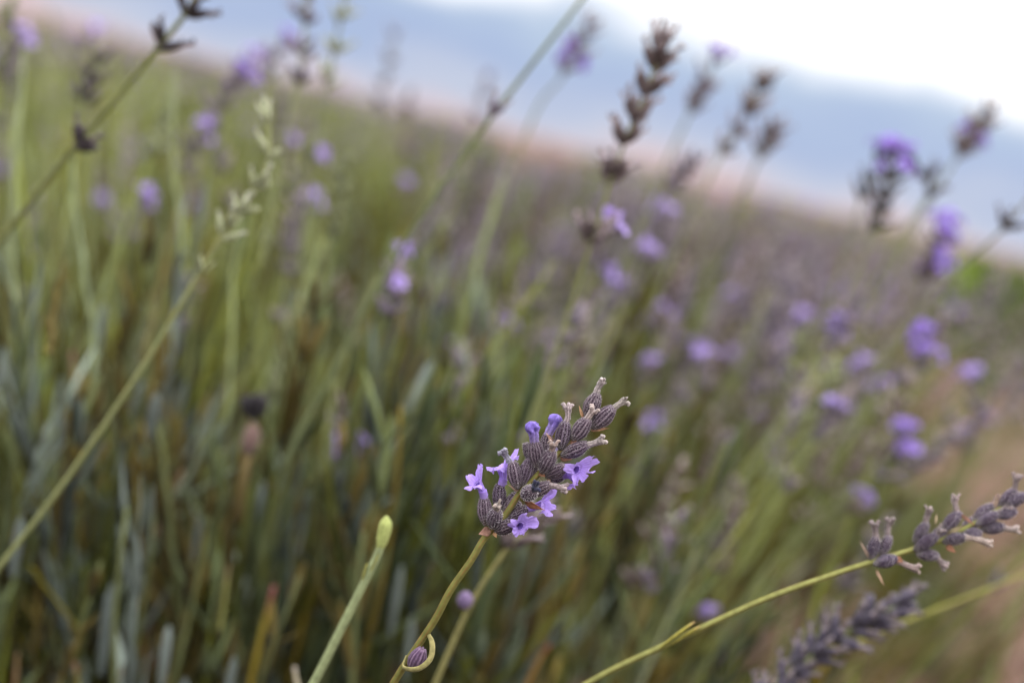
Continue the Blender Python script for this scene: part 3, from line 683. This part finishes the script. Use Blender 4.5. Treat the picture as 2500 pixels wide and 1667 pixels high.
# green bud stalk, lower middle
g = thing('bud_stalk', 'pale green unopened bud stalk standing left of the sharp stalk', 'lavender stalk', D(640, 1700, .385))
gp = spline([D(640, 1700, .385), D(720, 1568, .383), D(800, 1410, .381), D(862, 1285, .380), D(878, 1240, .380)], 40)
part('stem', stem_mesh(gp, .0010, .00085, (.21, .24, .12), (.20, .22, .11), seg=10), g)
gb = MB()
for q in range(5):
    an = q * 1.256; pp = spline([gp[-8], Vector(gp[-2]) + Rv * .0006 * math.cos(an) + Fv * .0006 * math.sin(an), D(884, 1210, .38) + Rv * .0008 * math.cos(an) + Fv * .0008 * math.sin(an), D(888, 1186, .38)], 12)
    tube(gb, pp, np.interp(np.linspace(0, 1, 12), [0, .4, .8, 1], [.0005, .0008, .0009, .0004]), 8, (.30, .33, .11))
part('bud', gb.mesh('bud', M_LEAF), g)
for dx, dy, s in ((-10, -60, 1), (28, -75, -1)):
    A = D(830, 1350, .381); B = D(830 + dx + 18, 1350 + dy, .379)
    part('leaf', arr_mesh(leaf_arr((B - A).length, .0016, (.30, .29, .08), .08 * s, True), 'leaf', M_LEAF), g, aim(A, B, up=Fv))
# dark withered head, left of centre
dk = thing('withered_flower_head', 'nearly black withered flower head with a pinkish brown base among the leaves', 'flower head', D(580, 1040, .52))
part('stem', stem_mesh(spline([D(548, 1200, .53), D(560, 1110, .52), D(574, 1030, .52)], 12), .0011, .0011, (.16, .12, .05), (.18, .13, .07), seg=8), dk)
part('base', calyx_mb(.0110, .0062, False, 0, (.19, .12, .105), (.13, .08, .07), seed=8).mesh('base', M_CALYX), dk, aim(D(568, 1050, .52), D(588, 945, .52)))
for q in range(14):
    an = q * .9; B = D(582, 965, .52); rr_ = random.uniform(.0008, .005); T = B + Uv * random.uniform(.006, .0095) + Rv * rr_ * math.cos(an) + Fv * rr_ * math.sin(an)
    part('petal', calyx_mb((T - B).length, .0036, False, 0, (.025, .02, .022), (.012, .01, .012), seed=q).mesh('petal', M_CALYX), dk, aim(B, T))

# ------------------------------------------------------------------ leafy shoots, lower left
def place(p):
    d = Vector(p) - CAM; z = d.dot(Fv); x = (1250 + FPX * d.dot(Rv) / z) * .9408; y = (833.5 - FPX * d.dot(Uv) / z) * .9408
    h = next(w for lim, w in ((230, 'near the left edge'), (500, 'left of the cream spike'), (780, 'right of the cream spike'), (1080, 'left of the sharp stalk'), (1380, 'near the sharp stalk'),
                              (1650, 'right of the sharp stalk'), (1950, 'below the short brown spikes'), (2150, 'below the violet tufts'), (9999, 'near the right edge')) if x < lim)
    yy = y - (30 + .245 * x)
    v = next(w for lim, w in ((-20, 'standing into the sky'), (110, 'at the skyline'), (320, 'in the upper field'), (640, 'at mid height'), (9999, 'low down')) if yy < lim)
    return v + ' ' + h

def shoot_parts(seed, n=10, big=1.0):
    """(stem arrays, [(leaf arrays, matrix)]) of a leafy shoot rising along +Z, narrow leaves in crossed pairs"""
    r_ = np.random.default_rng(seed)
    H = r_.uniform(.055, .105) * big
    base = [(.062, .076, .064), (.05, .066, .03), (.175, .205, .175), (.09, .084, .016), (.09, .108, .045), (.10, .075, .02), (.14, .165, .115)][r_.integers(7)]
    st = MB(); tube(st, np.stack([np.zeros(6) + .005 * np.sin(np.linspace(0, 2.5, 6) * r_.choice([-1, 1])), np.zeros(6), np.linspace(0, H, 6)], 1), np.linspace(.0012, .0006, 6), 5, [(.12, .09, .018), (.07, .075, .012), (.11, .12, .05), (.09, .065, .025)][r_.integers(4)])
    L = []
    for k in range(n):
        z = H * (.12 + .88 * (k // 2 + .2) / (n / 2)); an = (k % 2) * math.pi + (k // 2) * 1.5 + r_.normal(0, .35)
        ln = r_.uniform(.014, .036) * big * (1.05 - .35 * (k / n)); tilt = R(r_.uniform(8, 55)) * (1 - .45 * k / n)
        A = leaf_arr(ln, r_.uniform(.0020, .0042) * big, np.array(base) * r_.uniform(.5, 1.45), r_.uniform(-.35, .1))
        L.append((A, Matrix.Translation((0, 0, z)) @ Matrix.Rotation(an, 4, 'Z') @ Matrix.Rotation(tilt, 4, 'Y')))
    return st.arrays(), L
SH = []
for s in range(6):
    st, L = shoot_parts(40 + s)
    SH.append((arr_mesh(st, 'stem', M_STEM), [(arr_mesh(A, 'leaf', M_LEAF), M) for A, M in L]))
def put_shoot(k, base, lean, rz, sc, label, group=None):
    M = Matrix.Translation(base) @ lean.to_matrix().to_4x4() @ Matrix.Rotation(rz, 4, 'Z') @ Matrix.Scale(sc, 4)
    o = thing('leafy_shoot', label, 'leafy shoot', M, group)
    s, L = SH[k]
    part('stem', s, o, M)
    for me, m in L: part('leaf', me, o, M @ m)
    return o
up = Vector((0, 0, 1))
for i in range(105):
    x = random.uniform(-60, 1120); y = random.uniform(1120, 1760); d = random.uniform(.49, .68) + (1760 - y) * .00012
    if x > 700 and y < 1350 and random.random() < .7: continue
    if 500 < x < 700 and y < 1250: continue
    t = (up + Vector((random.gauss(-.14, .13), random.gauss(0, .16), 0))).normalized()
    base = D(x, y + 90, d)
    put_shoot(i % 6, base, up.rotation_difference(t), random.uniform(0, 6), random.uniform(.75, 1.1), ['pale grey', 'dull green', 'silvery', 'olive', 'grey green', 'dusty green'][i % 6] + ' near shoot ' + ('at the bottom edge ' if y > 1480 else 'above the bottom edge ') + ('by the left edge' if x < 220 else 'left of the red tip' if x < 560 else 'left of the green bud stalk' if x < 820 else 'behind the green bud stalk'), 'leafy shoots at the lower left')
# broad blade tips in a pale grey leaf colour
for i, (x, y, w, h, d) in enumerate([(255, 1345, 62, 330, .42), (385, 1440, 46, 230, .42), (530, 1510, 52, 240, .40), (355, 905, 60, 170, .45), (915, 1300, 44, 260, .45), (455, 1180, 40, 200, .46),
                                     (140, 960, 34, 160, .46), (45, 1190, 46, 220, .44), (420, 1560, 44, 200, .42), (600, 1110, 40, 190, .47), (705, 1120, 36, 180, .47), (945, 1420, 34, 220, .46), (95, 1600, 52, 200, .41),
                                     (640, 1050, 40, 220, .50), (770, 1000, 36, 260, .52), (235, 700, 36, 200, .50), (10, 800, 40, 260, .47), (820, 1160, 32, 200, .5)]):
    d += .07; h *= .62; A = D(x - h * .12, y + h, d + .01); B = D(x + 4, y, d)
    L = (B - A).length; W = .50 * w / 2352 * 22.3 / 35 * d
    o = thing('broad_leaf', 'pale blunt grey leaf ' + place(B), 'leaf', aim(A, B, up=Fv, roll=random.uniform(-.5, .5) + math.pi / 2), 'pale blunt leaves at the lower left', mesh=arr_mesh(leaf_arr(L, W, np.array((.19, .22, .20)) * random.uniform(.85, 1.2), .05, True), 'broad_leaf', M_LEAF))
# ochre and olive old stems with reddish cut tips
for i, (p, w, c, tip, lab) in enumerate([
    ([(185, 1260), (176, 1000), (166, 805)], .0010, (.19, .13, .022), (.24, .12, .09), 'ochre cut stem with a pinkish tip left of the young green stalk'),
    ([(330, 1568), (322, 1300), (312, 1080), (308, 945)], .0010, (.18, .12, .022), (.14, .08, .05), 'long ochre stem with a brown tip below the pale curled leaf'),
    ([(560, 1640), (595, 1480), (630, 1345)], .0013, (.19, .14, .02), (.22, .08, .07), 'thick ochre stem with a red tip at the bottom left of centre'),
    ([(440, 1400), (480, 1290), (520, 1200)], .0011, (.19, .125, .022), (.26, .15, .06), 'ochre forked stem under the pale grey leaf at the lower left'),
    ([(250, 1640), (275, 1560), (300, 1500)], .0010, (.2, .12, .06), (.26, .12, .09), 'short stem with a reddish tip at the bottom edge'),
    ([(30, 1640), (40, 1500)], .0010, (.18, .115, .06), (.18, .115, .06), 'brown cut stem in the bottom left corner'),
    ([(190, 1640), (172, 1520)], .0009, (.26, .24, .06), (.34, .17, .13), 'short green stem with a pink tip near the bottom left corner'),
    ([(70, 1300), (130, 1380), (200, 1470)], .0008, (.15, .13, .02), (.15, .13, .02), 'olive stem slanting down right at the lower left'),
    ([(505, 1450), (515, 1380), (525, 1300)], .0009, (.22, .22, .07), (.25, .2, .1), 'pale olive cut stem between two grey leaves at the bottom'),
    ([(340, 1250), (385, 1170), (420, 1080)], .0010, (.25, .18, .12), (.3, .19, .13), 'tan stem beside the long ochre stem'),
    ([(1180, 1640), (1230, 1530), (1262, 1480)], .0011, (.2, .11, .03), (.22, .07, .05), 'rusty cut stem below the sharp stalk near the bottom edge'),
    ([(930, 900), (955, 860), (975, 840)], .0013, (.28, .15, .04), (.30, .10, .07), 'orange red stem tip among green stems at the centre left'),
    ([(690, 1600), (680, 1560), (676, 1530)], .0010, (.30, .26, .18), (.38, .33, .27), 'short pale twig tip at the bottom edge'),
]):
    d = [.54, .53, .49, .52, .48, .48, .48, .50, .49, .53, .49, .62, .43][i]; d += .02; w *= .75; c = tuple(.85 * q for q in c); tip = tuple(.6 * q for q in tip)
    pts = spline([D(x, y, d) for x, y in p], 16); n = len(pts)
    cc = mixc(np.tile(c, (n, 1)), np.tile(tip, (n, 1)), np.clip((np.linspace(0, 1, n) - .72) * 5, 0, 1))
    mb = MB(); tube(mb, pts - pts[0], np.linspace(w, w * .8, n), 8, cc)
    thing('cut_stem', lab, 'stem', Vector(pts[0]), mesh=mb.mesh('cut_stem', M_STEM))

# ------------------------------------------------------------------ the mass of the near row
def canopy(x, y):
    dx = x + 0.16 - 0.13 * (y - .5)
    return 0.285 + .03 * math.sin(y * 5 + x * 3) + .02 * math.sin(x * 11 + 1) - 0.29 * (max(0, abs(dx) - .12) / .50) ** 2
def inview(p, m=1.15):
    d = Vector(p) - CAM; z = d.dot(Fv)
    return z > .3 and abs(d.dot(Rv) / z) < m * 1250 / FPX and abs(d.dot(Uv) / z) < m * 900 / FPX

# stalk patterns: one of each kind, copied below
SPIKE = {'grey': ((.21, .175, .20), (.07, .055, .075)), 'brown': ((.20, .15, .13), (.07, .05, .045)), 'mauve': ((.25, .215, .25), (.11, .09, .11)), 'green': ((.22, .23, .13), (.12, .13, .06))}
def proto(seed, kind, flowers, stemc, H=.26):
    r_ = np.random.default_rng(seed); nw = int(r_.integers(5, 8))
    st = MB(); t = np.linspace(0, 1, 12); SL = r_.uniform(.022, .045)
    bend = r_.uniform(-.05, .05); pts = np.stack([bend * H * t ** 2 * 2, .02 * H * np.sin(3 * t), (H + SL) * t], 1)
    tube(st, pts, np.linspace(.00095, .00055, 12), 6, mixc(np.array(stemc) * .9, np.array(stemc) * 1.1, t))
    tip = pts[-1]; ax = (pts[-1] - pts[-3]); ax /= np.linalg.norm(ax); a = np.cross(ax, [0, 1, 0]); a /= np.linalg.norm(a); b = np.cross(ax, a)
    W, Fl, LO = [], [], MB()
    for w in range(nw):
        p = tip - ax * SL * (1 - (w / (nw - 1)) ** .85) + ax * r_.normal(0, .0012)
        if w == 0 and r_.random() < .5: p = p - ax * r_.uniform(.004, .018)
        mb = MB(); n = int(r_.integers(4, 8)) if w < nw - 1 else 4
        for q in range(n):
            an = q * 6.283 / n + w + r_.normal(0, .2); sp = R(r_.uniform(14, 52)) * (1 if w < nw - 1 else .5)
            d = ax * math.cos(sp) + (a * math.cos(an) + b * math.sin(an)) * math.sin(sp)
            rib, gro = SPIKE[kind]; s = r_.uniform(.75, 1.3); sh = r_.uniform(.7, 1.2); rib, gro = np.array(rib) * sh, np.array(gro) * sh
            pj = p + ax * r_.normal(0, .0018); M = aim(Vector(pj), Vector(pj + d), scale=s)
            e_ = pj + d * .0085 * s
            tube(LO, np.stack([pj, pj + d * .0026 * s, pj + d * .0055 * s, e_]), np.array([.0006, .0014, .0009, .0006]) * s, 4,
                 np.array([gro, lerp(gro, rib, .45), rib, (.24, .195, .19)]), caps=False)
            mb.addarr(calyx_mb(.006, .0027, False, 0, rib, gro, seed=int(r_.integers(99))).arrays(), np.array(M))
            if q % 2 == 0 and kind != 'green': mb.addarr(withered_mb(.003, int(r_.integers(99)), (.30, .24, .235), False).arrays(), np.array(M @ Matrix.Translation((0, 0, .0053))))
            if w in flowers and q < 3:
                e = p + d * .0055
                Fl.append(aim(Vector(e), Vector(e + d), up=Vector(ax), scale=r_.uniform(1.0, 1.25)))
        W.append(mb.arrays())
    return st.arrays(), W, Fl, LO.arrays()
STEMC = [C_SAGE, C_STEM, (.215, .23, .075), C_OLIVE, (.195, .22, .11), C_OCHRE, (.18, .205, .03)]
PK = [('grey', ()), ('brown', ()), ('mauve', ()), ('grey', (1,)), ('mauve', (2, 3)), ('green', ()), ('brown', (0,)), ('grey', (4,)), ('grey', ()), ('brown', ()), ('mauve', ()), ('green', ())]
PROTO = []
for s, (kd, fl) in enumerate(PK):
    A, W, F_, LO_ = proto(s * 3 + 1, kd, fl, STEMC[s % 5])
    PROTO.append((kd, fl, A, [LO_], F_, arr_mesh(A, 'stem', M_STEM), [arr_mesh(w, 'whorl', M_CALYX) for w in W]))
LABEL = {0: 'blurred grey spent stalk', 1: 'blurred brown spent stalk', 2: 'blurred mauve faded stalk', 3: 'blurred lilac footed grey stalk', 4: 'blurred lilac topped mauve stalk',
         5: 'blurred green unripe stalk', 6: 'blurred lilac footed brown stalk', 7: 'blurred lilac tipped grey stalk'}
LABEL.update({8: 'blurred short grey stalk', 9: 'blurred ragged brown stalk', 10: 'blurred ragged mauve stalk', 11: 'blurred pale unripe stalk'})
STEMW = ['sage', 'grass green', 'pale green', 'dark olive', 'grey green', 'ochre', 'yellow green']

spots = []
tries = 0
while len(spots) < 2300 and tries < 60000:
    tries += 1
    y = .56 + 3.3 * random.random() ** 1.35; xr = random.uniform(-1.15, .36); x = xr + .14 * (y - .5)
    zc = canopy(x, y)
    if xr > .14 and random.random() < (xr - .14) * 2: continue
    if xr < -.1 and random.random() < .35: continue
    if zc < .05: continue
    if not (inview((x, y, zc + .1), 1.25) or inview((x, y, .42), 1.25)): continue
    spots.append((x, y, zc))
def lean_vec(x, y):
    k = 1.25 * x + .07
    return Vector((max(-.35, min(1.0, k)) + random.gauss(0, .20), random.gauss(-.02, .2), 1)).normalized()
stems_mb, spikes_mb, flowers_mb = MB(), MB(), MB()
bl = MB()
for q in range(5):                                   # five small petals round a throat, light enough to repeat
    a_ = q * 1.257; dv = Vector((math.cos(a_), math.sin(a_), .45))
    bl.addarr(leaf_arr(.0036, .0030, (.37, .27, .60), .25, flat=.2), np.array(aim(Vector((0, 0, .0032)), Vector((0, 0, .0032)) + dv, up=(0, 0, 1), roll=math.pi / 2)))
tube(bl, np.array([(0, 0, 0), (0, 0, .002), (0, 0, .0036)]), np.array([.0006, .0008, .0011]), 5, (.33, .24, .56), caps=False)
blob = bl.arrays()
bare_proto = []
for s in range(7):
    mb = MB(); t = np.linspace(0, 1, 10)
    tube(mb, np.stack([.02 * np.sin(2 * t + s) - .02 * math.sin(s), .008 * np.sin(3 * t), .30 * t], 1), np.array([1.15, 1.1, 1.05, 1.0, .95, .9, .85, .8, 1.05, .15]) * .001, 6, mixc(np.array(STEMC[s]) * .7, np.array(STEMC[s]) * 1.15, t))
    bare_proto.append((mb.arrays(), arr_mesh(mb.arrays(), 'bare_stem', M_STEM)))
spots.sort(key=lambda s: s[1])
n_thing = n_bare = 0
for i, (x, y, zc) in enumerate(spots):
    t = lean_vec(x, y); q = up.rotation_difference(t)
    right_w = min(1, max(0, (x / max(y, .5) + .12) / .30))
    has = random.random() < .18 + .74 * right_w ** 1.3
    ztop = random.uniform(.33, .43)
    if right_w < .3: ztop += .02
    if y > 1.4: ztop = min(ztop, .445)
    if not has: ztop = random.uniform(.31, .415)
    xt = x + t.x * (ztop - zc + .09) / t.z
    if xt / y > .23 and random.random() < (.78 if y < 1.4 else .45): continue
    base = Vector((x, y, zc - .09))
    ln = (ztop - base.z) / t.z
    rz = Matrix.Rotation(random.uniform(0, 6.28), 4, 'Z')
    kk = random.choice([5, 11, 5, 11, 0, 2, 3]) if right_w < .25 else random.choice([0, 1, 2, 8, 10, 9, 0, 2, 5, 1, 10, 8, 11, 9, 3, 4, 6, 7])
    if has:
        sc = ln / .30
        # keep spikes their true size: shorten the stem by sinking it
        s2 = min(1.12, max(.85, sc)); base = Vector((x, y, zc - .09)) + t * (ln - .30 * s2)
        M = Matrix.Translation(base) @ q.to_matrix().to_4x4() @ rz @ Matrix.Scale(s2, 4)
        kd, fl, A, W, Fm, me, wme = PROTO[kk]
        if n_thing < 230 and inview(base + t * .28, 1.02):
            n_thing += 1
            o = thing('lavender_stalk', LABEL[kk] + ' ' + place(base + t * .28), 'lavender stalk', M, 'blurred stalks of the near row')
            part('stem', me, o, M)
            for w in wme: part('whorl', w, o, M)
            for f in Fm: part('flower', FLOW[kk % 3], o, M @ f)
        else:
            tint = random.uniform(.8, 1.25)
            stems_mb.addarr(A, np.array(M), np.array((tint, tint, tint * random.uniform(.8, 1.2))))
            for w in W: spikes_mb.addarr(w, np.array(M), tint)
            for f in Fm: flowers_mb.addarr(blob, np.array(M @ f))
    else:
        M = Matrix.Translation(base) @ q.to_matrix().to_4x4() @ rz @ Matrix.Scale(min(1.1, ln / .30), 4)
        b_ = random.choice([0, 0, 0, 1, 1, 2, 2, 3, 4, 5, 6, 6])
        A, me = bare_proto[b_]
        if n_bare < 150 and inview(base + t * .2, 1.0):
            n_bare += 1
            thing('bare_stem', 'blurred ' + STEMW[b_] + ' stem ' + place(base + t * .22), 'stem', M, 'bare stems of the near row', mesh=me)
        else:
            tint = random.uniform(.75, 1.25)
            stems_mb.addarr(A, np.array(M), np.array((tint * random.uniform(.9, 1.15), tint, tint * random.uniform(.8, 1.2))))
for k in range(270):                                 # the thick haze of faded heads on the outer side of the row
    y = .85 + 1.9 * random.random() ** 1.2; x = y * random.uniform(-.06, .20); zt = random.uniform(.33, .425)
    t = Vector((.25 + .6 * x + random.gauss(0, .16), random.gauss(0, .15), 1)).normalized()
    s2 = random.uniform(.85, 1.12); base = Vector((x, y, zt)) - t * .30 * s2
    M = Matrix.Translation(base) @ up.rotation_difference(t).to_matrix().to_4x4() @ Matrix.Rotation(random.uniform(0, 6.28), 4, 'Z') @ Matrix.Scale(s2, 4)
    kd, fl, A, W, Fm, me, wme = PROTO[random.choice([0, 1, 2, 8, 9, 10, 0, 2, 8, 10, 7])]
    tint = random.uniform(.65, 1.15)
    stems_mb.addarr(A, np.array(M), np.array((tint, tint, tint)))
    for w in W: spikes_mb.addarr(w, np.array(M), np.array((tint, tint * .97, tint * 1.08)))
    for f in Fm: flowers_mb.addarr(blob, np.array(M @ f))
def stuff(name, mb, mat, label, cat):
    o = bpy.data.objects.new(name, mb.mesh(name, mat)); col.objects.link(o)
    o['kind'] = 'stuff'; o['label'] = label; o['category'] = cat; return o
stuff('lavender_stem_mass', stems_mb, M_STEM, 'mass of green lavender stems filling the near row', 'stems')
stuff('lavender_spike_mass', spikes_mb, M_CALYX, 'mass of blurred grey lavender spikes along the near row', 'flower spikes')
stuff('lavender_bloom_mass', flowers_mb, M_PETAL, 'scattered lilac blooms far along the near row', 'flowers')
# foliage under the stems
fol = MB(); SV = []
for s in range(24):
    st, L = shoot_parts(200 + s, 10)
    mb = MB(); mb.addarr(st)
    for A, m in L: mb.addarr(A, np.array(m))
    SV.append(mb.arrays())
cnt = 0; n_sh = 0
for k in range(60000):
    if cnt > 3400: break
    y = .52 + 2.9 * random.random() ** 1.7; x = random.uniform(-1.1, .36) + .13 * (y - .5); zc = canopy(x, y)
    if zc < .03 or not inview((x, y, zc), 1.25): continue
    if x / y > .16 and y < 1.5 and random.random() < .75: continue
    cnt += 1
    t = (up + Vector((1.3 * x + .05 + random.gauss(0, .17), random.gauss(-.04, .24), 0))).normalized()
    tall = random.random() < (.42 if x / y < .04 else .14); hgt = random.uniform(-.02, .055) if tall else -.02 - abs(random.gauss(0, .05))
    base = Vector((x, y, zc - .05 + hgt)); sc = random.uniform(.8, 1.35)
    if y < .75: base.z -= .015
    Rm_ = up.rotation_difference(t)
    g = random.random(); tint = np.array((1, 1, .95)) * random.uniform(.6, 1.5) if g < .72 else np.array((1.2, 1.12, .35)) * random.uniform(.5, 1.2)
    if n_sh < 130 and y < .95 and hgt > -.04 and inview(base + t * .06, .98):
        n_sh += 1
        put_shoot(k % 6, base, Rm_, random.uniform(0, 6), sc, ['pale grey', 'dull green', 'silvery', 'olive', 'grey green', 'dusty green'][k % 6] + ' leafy shoot ' + place(base + t * .07), 'leafy shoots of the near row')
        continue
    M = Matrix.Translation(base) @ Rm_.to_matrix().to_4x4() @ Matrix.Rotation(random.uniform(0, 6), 4, 'Z') @ Matrix.Scale(sc, 4)
    fol.addarr(SV[k % 24], np.array(M), tint)
for k in range(1500):  # foliage around the camera, added out of view to block light into the row
    x = random.uniform(-1.0, .5); y = random.uniform(-.35, .50)
    zc = .235 - .05 * max(0, x) - .12 * max(0, (x - .1)) if y > .1 else .22
    if inview((x, y, zc + .02), 1.0): zc -= .05
    t = (up + Vector((random.gauss(.1, .25), random.gauss(0, .25), 0))).normalized()
    M = Matrix.Translation((x, y, zc - .07 - abs(random.gauss(0, .05)))) @ up.rotation_difference(t).to_matrix().to_4x4() @ Matrix.Rotation(random.uniform(0, 6), 4, 'Z') @ Matrix.Scale(random.uniform(.8, 1.2), 4)
    fol.addarr(SV[k % 24], np.array(M), np.array((1, 1, .8)) * random.uniform(.4, .9))
wood = MB()
for k in range(5200):
    y = random.uniform(-.2, 3.2) if k % 2 else random.uniform(.2, 1.1); x = random.uniform(-1.0, .36); zc = canopy(x, max(y, .3)) - .06
    if zc < .03: continue
    z0 = random.uniform(0, max(.02, zc - .06)); dv = np.array((random.gauss(.1, .5), random.gauss(0, .5), 1)); dv /= np.linalg.norm(dv); ln = random.uniform(.05, .12)
    if k % 3:
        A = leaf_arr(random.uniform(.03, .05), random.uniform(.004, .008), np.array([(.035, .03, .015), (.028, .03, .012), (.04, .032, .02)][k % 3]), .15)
        wood.addarr(A, np.array(aim(Vector((x, y, z0 + .03)), Vector((x, y, z0 + .03)) + Vector(dv), roll=random.uniform(0, 6))))
    else:
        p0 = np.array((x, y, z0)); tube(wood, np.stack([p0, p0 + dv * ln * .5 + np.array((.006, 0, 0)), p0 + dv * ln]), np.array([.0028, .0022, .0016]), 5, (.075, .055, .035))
stuff('woody_underbrush', wood, M_LEAF, 'dark woody twigs and dead leaves inside the lavender row', 'twigs')
stuff('lavender_foliage', fol, M_LEAF, 'dense grey green lavender foliage at the foot of the stems plus unseen shading foliage', 'foliage')

# ------------------------------------------------------------------ lavender bushes beyond
def bush_parts(seed, nleaf=420, nst=170):
    r_ = np.random.default_rng(seed)
    fo, ss, sp = MB(), MB(), MB()
    for k in range(nleaf):
        a = r_.uniform(0, 6.283); e = math.acos(r_.uniform(0.02, 1)); rad = r_.uniform(.55, 1)
        d = np.array([math.sin(e) * math.cos(a), math.sin(e) * math.sin(a), math.cos(e)])
        p = d * np.array([.42, .42, .27]) * rad
        c = np.array([(.14, .165, .045), (.155, .18, .065), (.12, .13, .025), (.175, .20, .05)][r_.integers(4)])
        A = leaf_arr(r_.uniform(.07, .12), r_.uniform(.012, .02), c, .1)
        fo.addarr(A, np.array(aim(Vector(p), Vector(p + d + np.array([0, 0, .5])), roll=r_.uniform(0, 6))))
    for k in range(nst):
        spk = r_.random() < .22
        a = r_.uniform(0, 6.283); e = math.sqrt(r_.random()) * 1.15
        d = np.array([math.sin(e) * math.cos(a), math.sin(e) * math.sin(a), math.cos(e) + .25]); d /= np.linalg.norm(d)
        p0 = d * np.array([.36, .36, .22]); p1 = p0 + d * r_.uniform(.16, .24) * np.array([1, 1, 1])
        tube(ss, np.linspace(p0, p1, 3), .0018, 4, np.array(STEMC[r_.integers(5)]))
        p2 = p1 + d * .045
        if not spk: continue
        kd = r_.choice(4)
        tube(sp, np.linspace(p1, p2, 4), np.array([.003, .007, .006, .002]), 5, [(.20, .17, .19), (.17, .14, .13), (.27, .20, .42), (.22, .19, .2)][kd])
    return [fo.mesh('foliage', M_FAR), ss.mesh('flower_stems', M_FAR), sp.mesh('flower_spikes', M_FAR)]
BP = [bush_parts(900 + s) for s in range(4)]
def put_bush(k, x, y, sc, label, group):
    M = Matrix.Translation((x, y, 0)) @ Matrix.Rotation(random.uniform(0, 6), 4, 'Z') @ Matrix.Scale(sc, 4)
    o = thing('lavender_bush', label, 'lavender bush', M, group)
    for me, nm in zip(BP[k], ('foliage', 'flower_stems', 'flower_spikes')):
        part(nm, me, o, M, kind='stuff')
NTH = 'nearest,second,third,fourth,fifth,sixth,seventh,eighth,ninth,tenth,eleventh,twelfth,thirteenth,fourteenth,fifteenth,sixteenth,seventeenth,eighteenth,nineteenth,twentieth'.split(',') + ['far down'] * 10
nb = 0
ROWS = [(.30, .02, 3.9, 'the near row itself'), (-1.0, 0, 2.5, 'the first row to the left'), (-1.75, 0, 3.0, 'the second row to the left'), (-2.6, 0, 4.2, 'the third row to the left'), (-3.6, 0, 6, 'the fourth row to the left'), (-4.8, 0, 8, 'the fifth row to the left'),
        (2.1, .03, 3.2, 'the first row across the path'), (3.7, .03, 5, 'the second row across the path'), (5.4, .03, 7, 'the third row across the path')]
for x0, slope, y0, rowname in ROWS:
    nr = -1; y = y0
    while y < 22 and nb < 290:
        x = x0 + slope * y + random.gauss(0, .06)
        if inview((x, y, .25), 1.1) or inview((x + .5, y, .3), 1.05) or inview((x - .5, y, .3), 1.05):
            nb += 1; nr += 1
            put_bush(random.randrange(4), x, y, random.uniform(.88, 1.04), 'soft lavender bush ' + NTH[min(nr, 29)] + ' along ' + rowname,
                     'bushes further along the near row' if x0 == .3 else ('bushes of the left rows' if x0 < 0 else 'bushes across the path'))
        y += random.uniform(.6, .78) * (1 + y * .03)
for q, (x, y) in enumerate(((-.62, -.35), (-.2, -.95), (-.25, -1.65), (-.95, .15))):  # out of view, added to keep sky light off the lower left
    put_bush(q, x, y, 1.0, 'unseen lavender bush added for shade ' + ['beside the camera', 'behind the camera', 'well behind the camera', 'left of the camera'][q], 'bushes further along the near row')
# bright green weed beside the path
wd = thing('green_weed', 'bright green leafy weed beside the path at the right edge', 'weed', (0, 0, 0))
wp = D(2282, 738, 1.9); wroot = Vector((wp.x, wp.y, 0)); wd.matrix_basis = Matrix.Translation(wroot); WM[wd.name] = Matrix.Translation(wroot)
ws = MB()
tube(ws, spline([wroot, wroot + Vector((.02, 0, .2)), Vector(wp)], 8), np.linspace(.006, .003, 8), 6, (.12, .15, .04))
part('stem', ws.mesh('stem', M_STEM), wd)
lfm = [arr_mesh(leaf_arr(.05, .024, c, .25, True, flat=.12), 'leaf', M_LEAF) for c in ((.105, .165, .02), (.135, .19, .025), (.07, .115, .015))]
for k in range(70):
    dv = Vector((random.gauss(0, 1), random.gauss(0, 1), random.gauss(.2, .8))).normalized()
    p = Vector(wp) + Vector((dv.x * .045, dv.y * .045, dv.z * .06 - .015)) * random.random() ** .4
    part('leaf', lfm[k % 3], wd, aim(p, p + dv + Vector((0, 0, .4)), roll=random.uniform(0, 6)))

# ------------------------------------------------------------------ tell alike neighbours apart by their place
ORD = ['leftmost', 'second from left', 'third from left', 'fourth from left', 'fifth from left', 'sixth from left', 'seventh from left', 'eighth from left', 'ninth from left', 'tenth from left', 'eleventh from left', 'twelfth from left']
same = {}
for o in scene.objects:
    if o.parent is None and 'label' in o and o.get('kind') is None: same.setdefault(o['label'], []).append(o)
def px_of(o):
    M = WM[o.name]; d = M @ Vector((0, 0, .28 if o.name.startswith(('lavender_stalk', 'bare_stem')) else .07)) - CAM
    return d.dot(Rv) / max(d.dot(Fv), .01)
for lab, obs in same.items():
    if 1 < len(obs) <= 12:
        for k, o in enumerate(sorted(obs, key=px_of)):
            new = ORD[k] + ' ' + lab if len((ORD[k] + ' ' + lab).split()) <= 16 else lab
            o['label'] = new
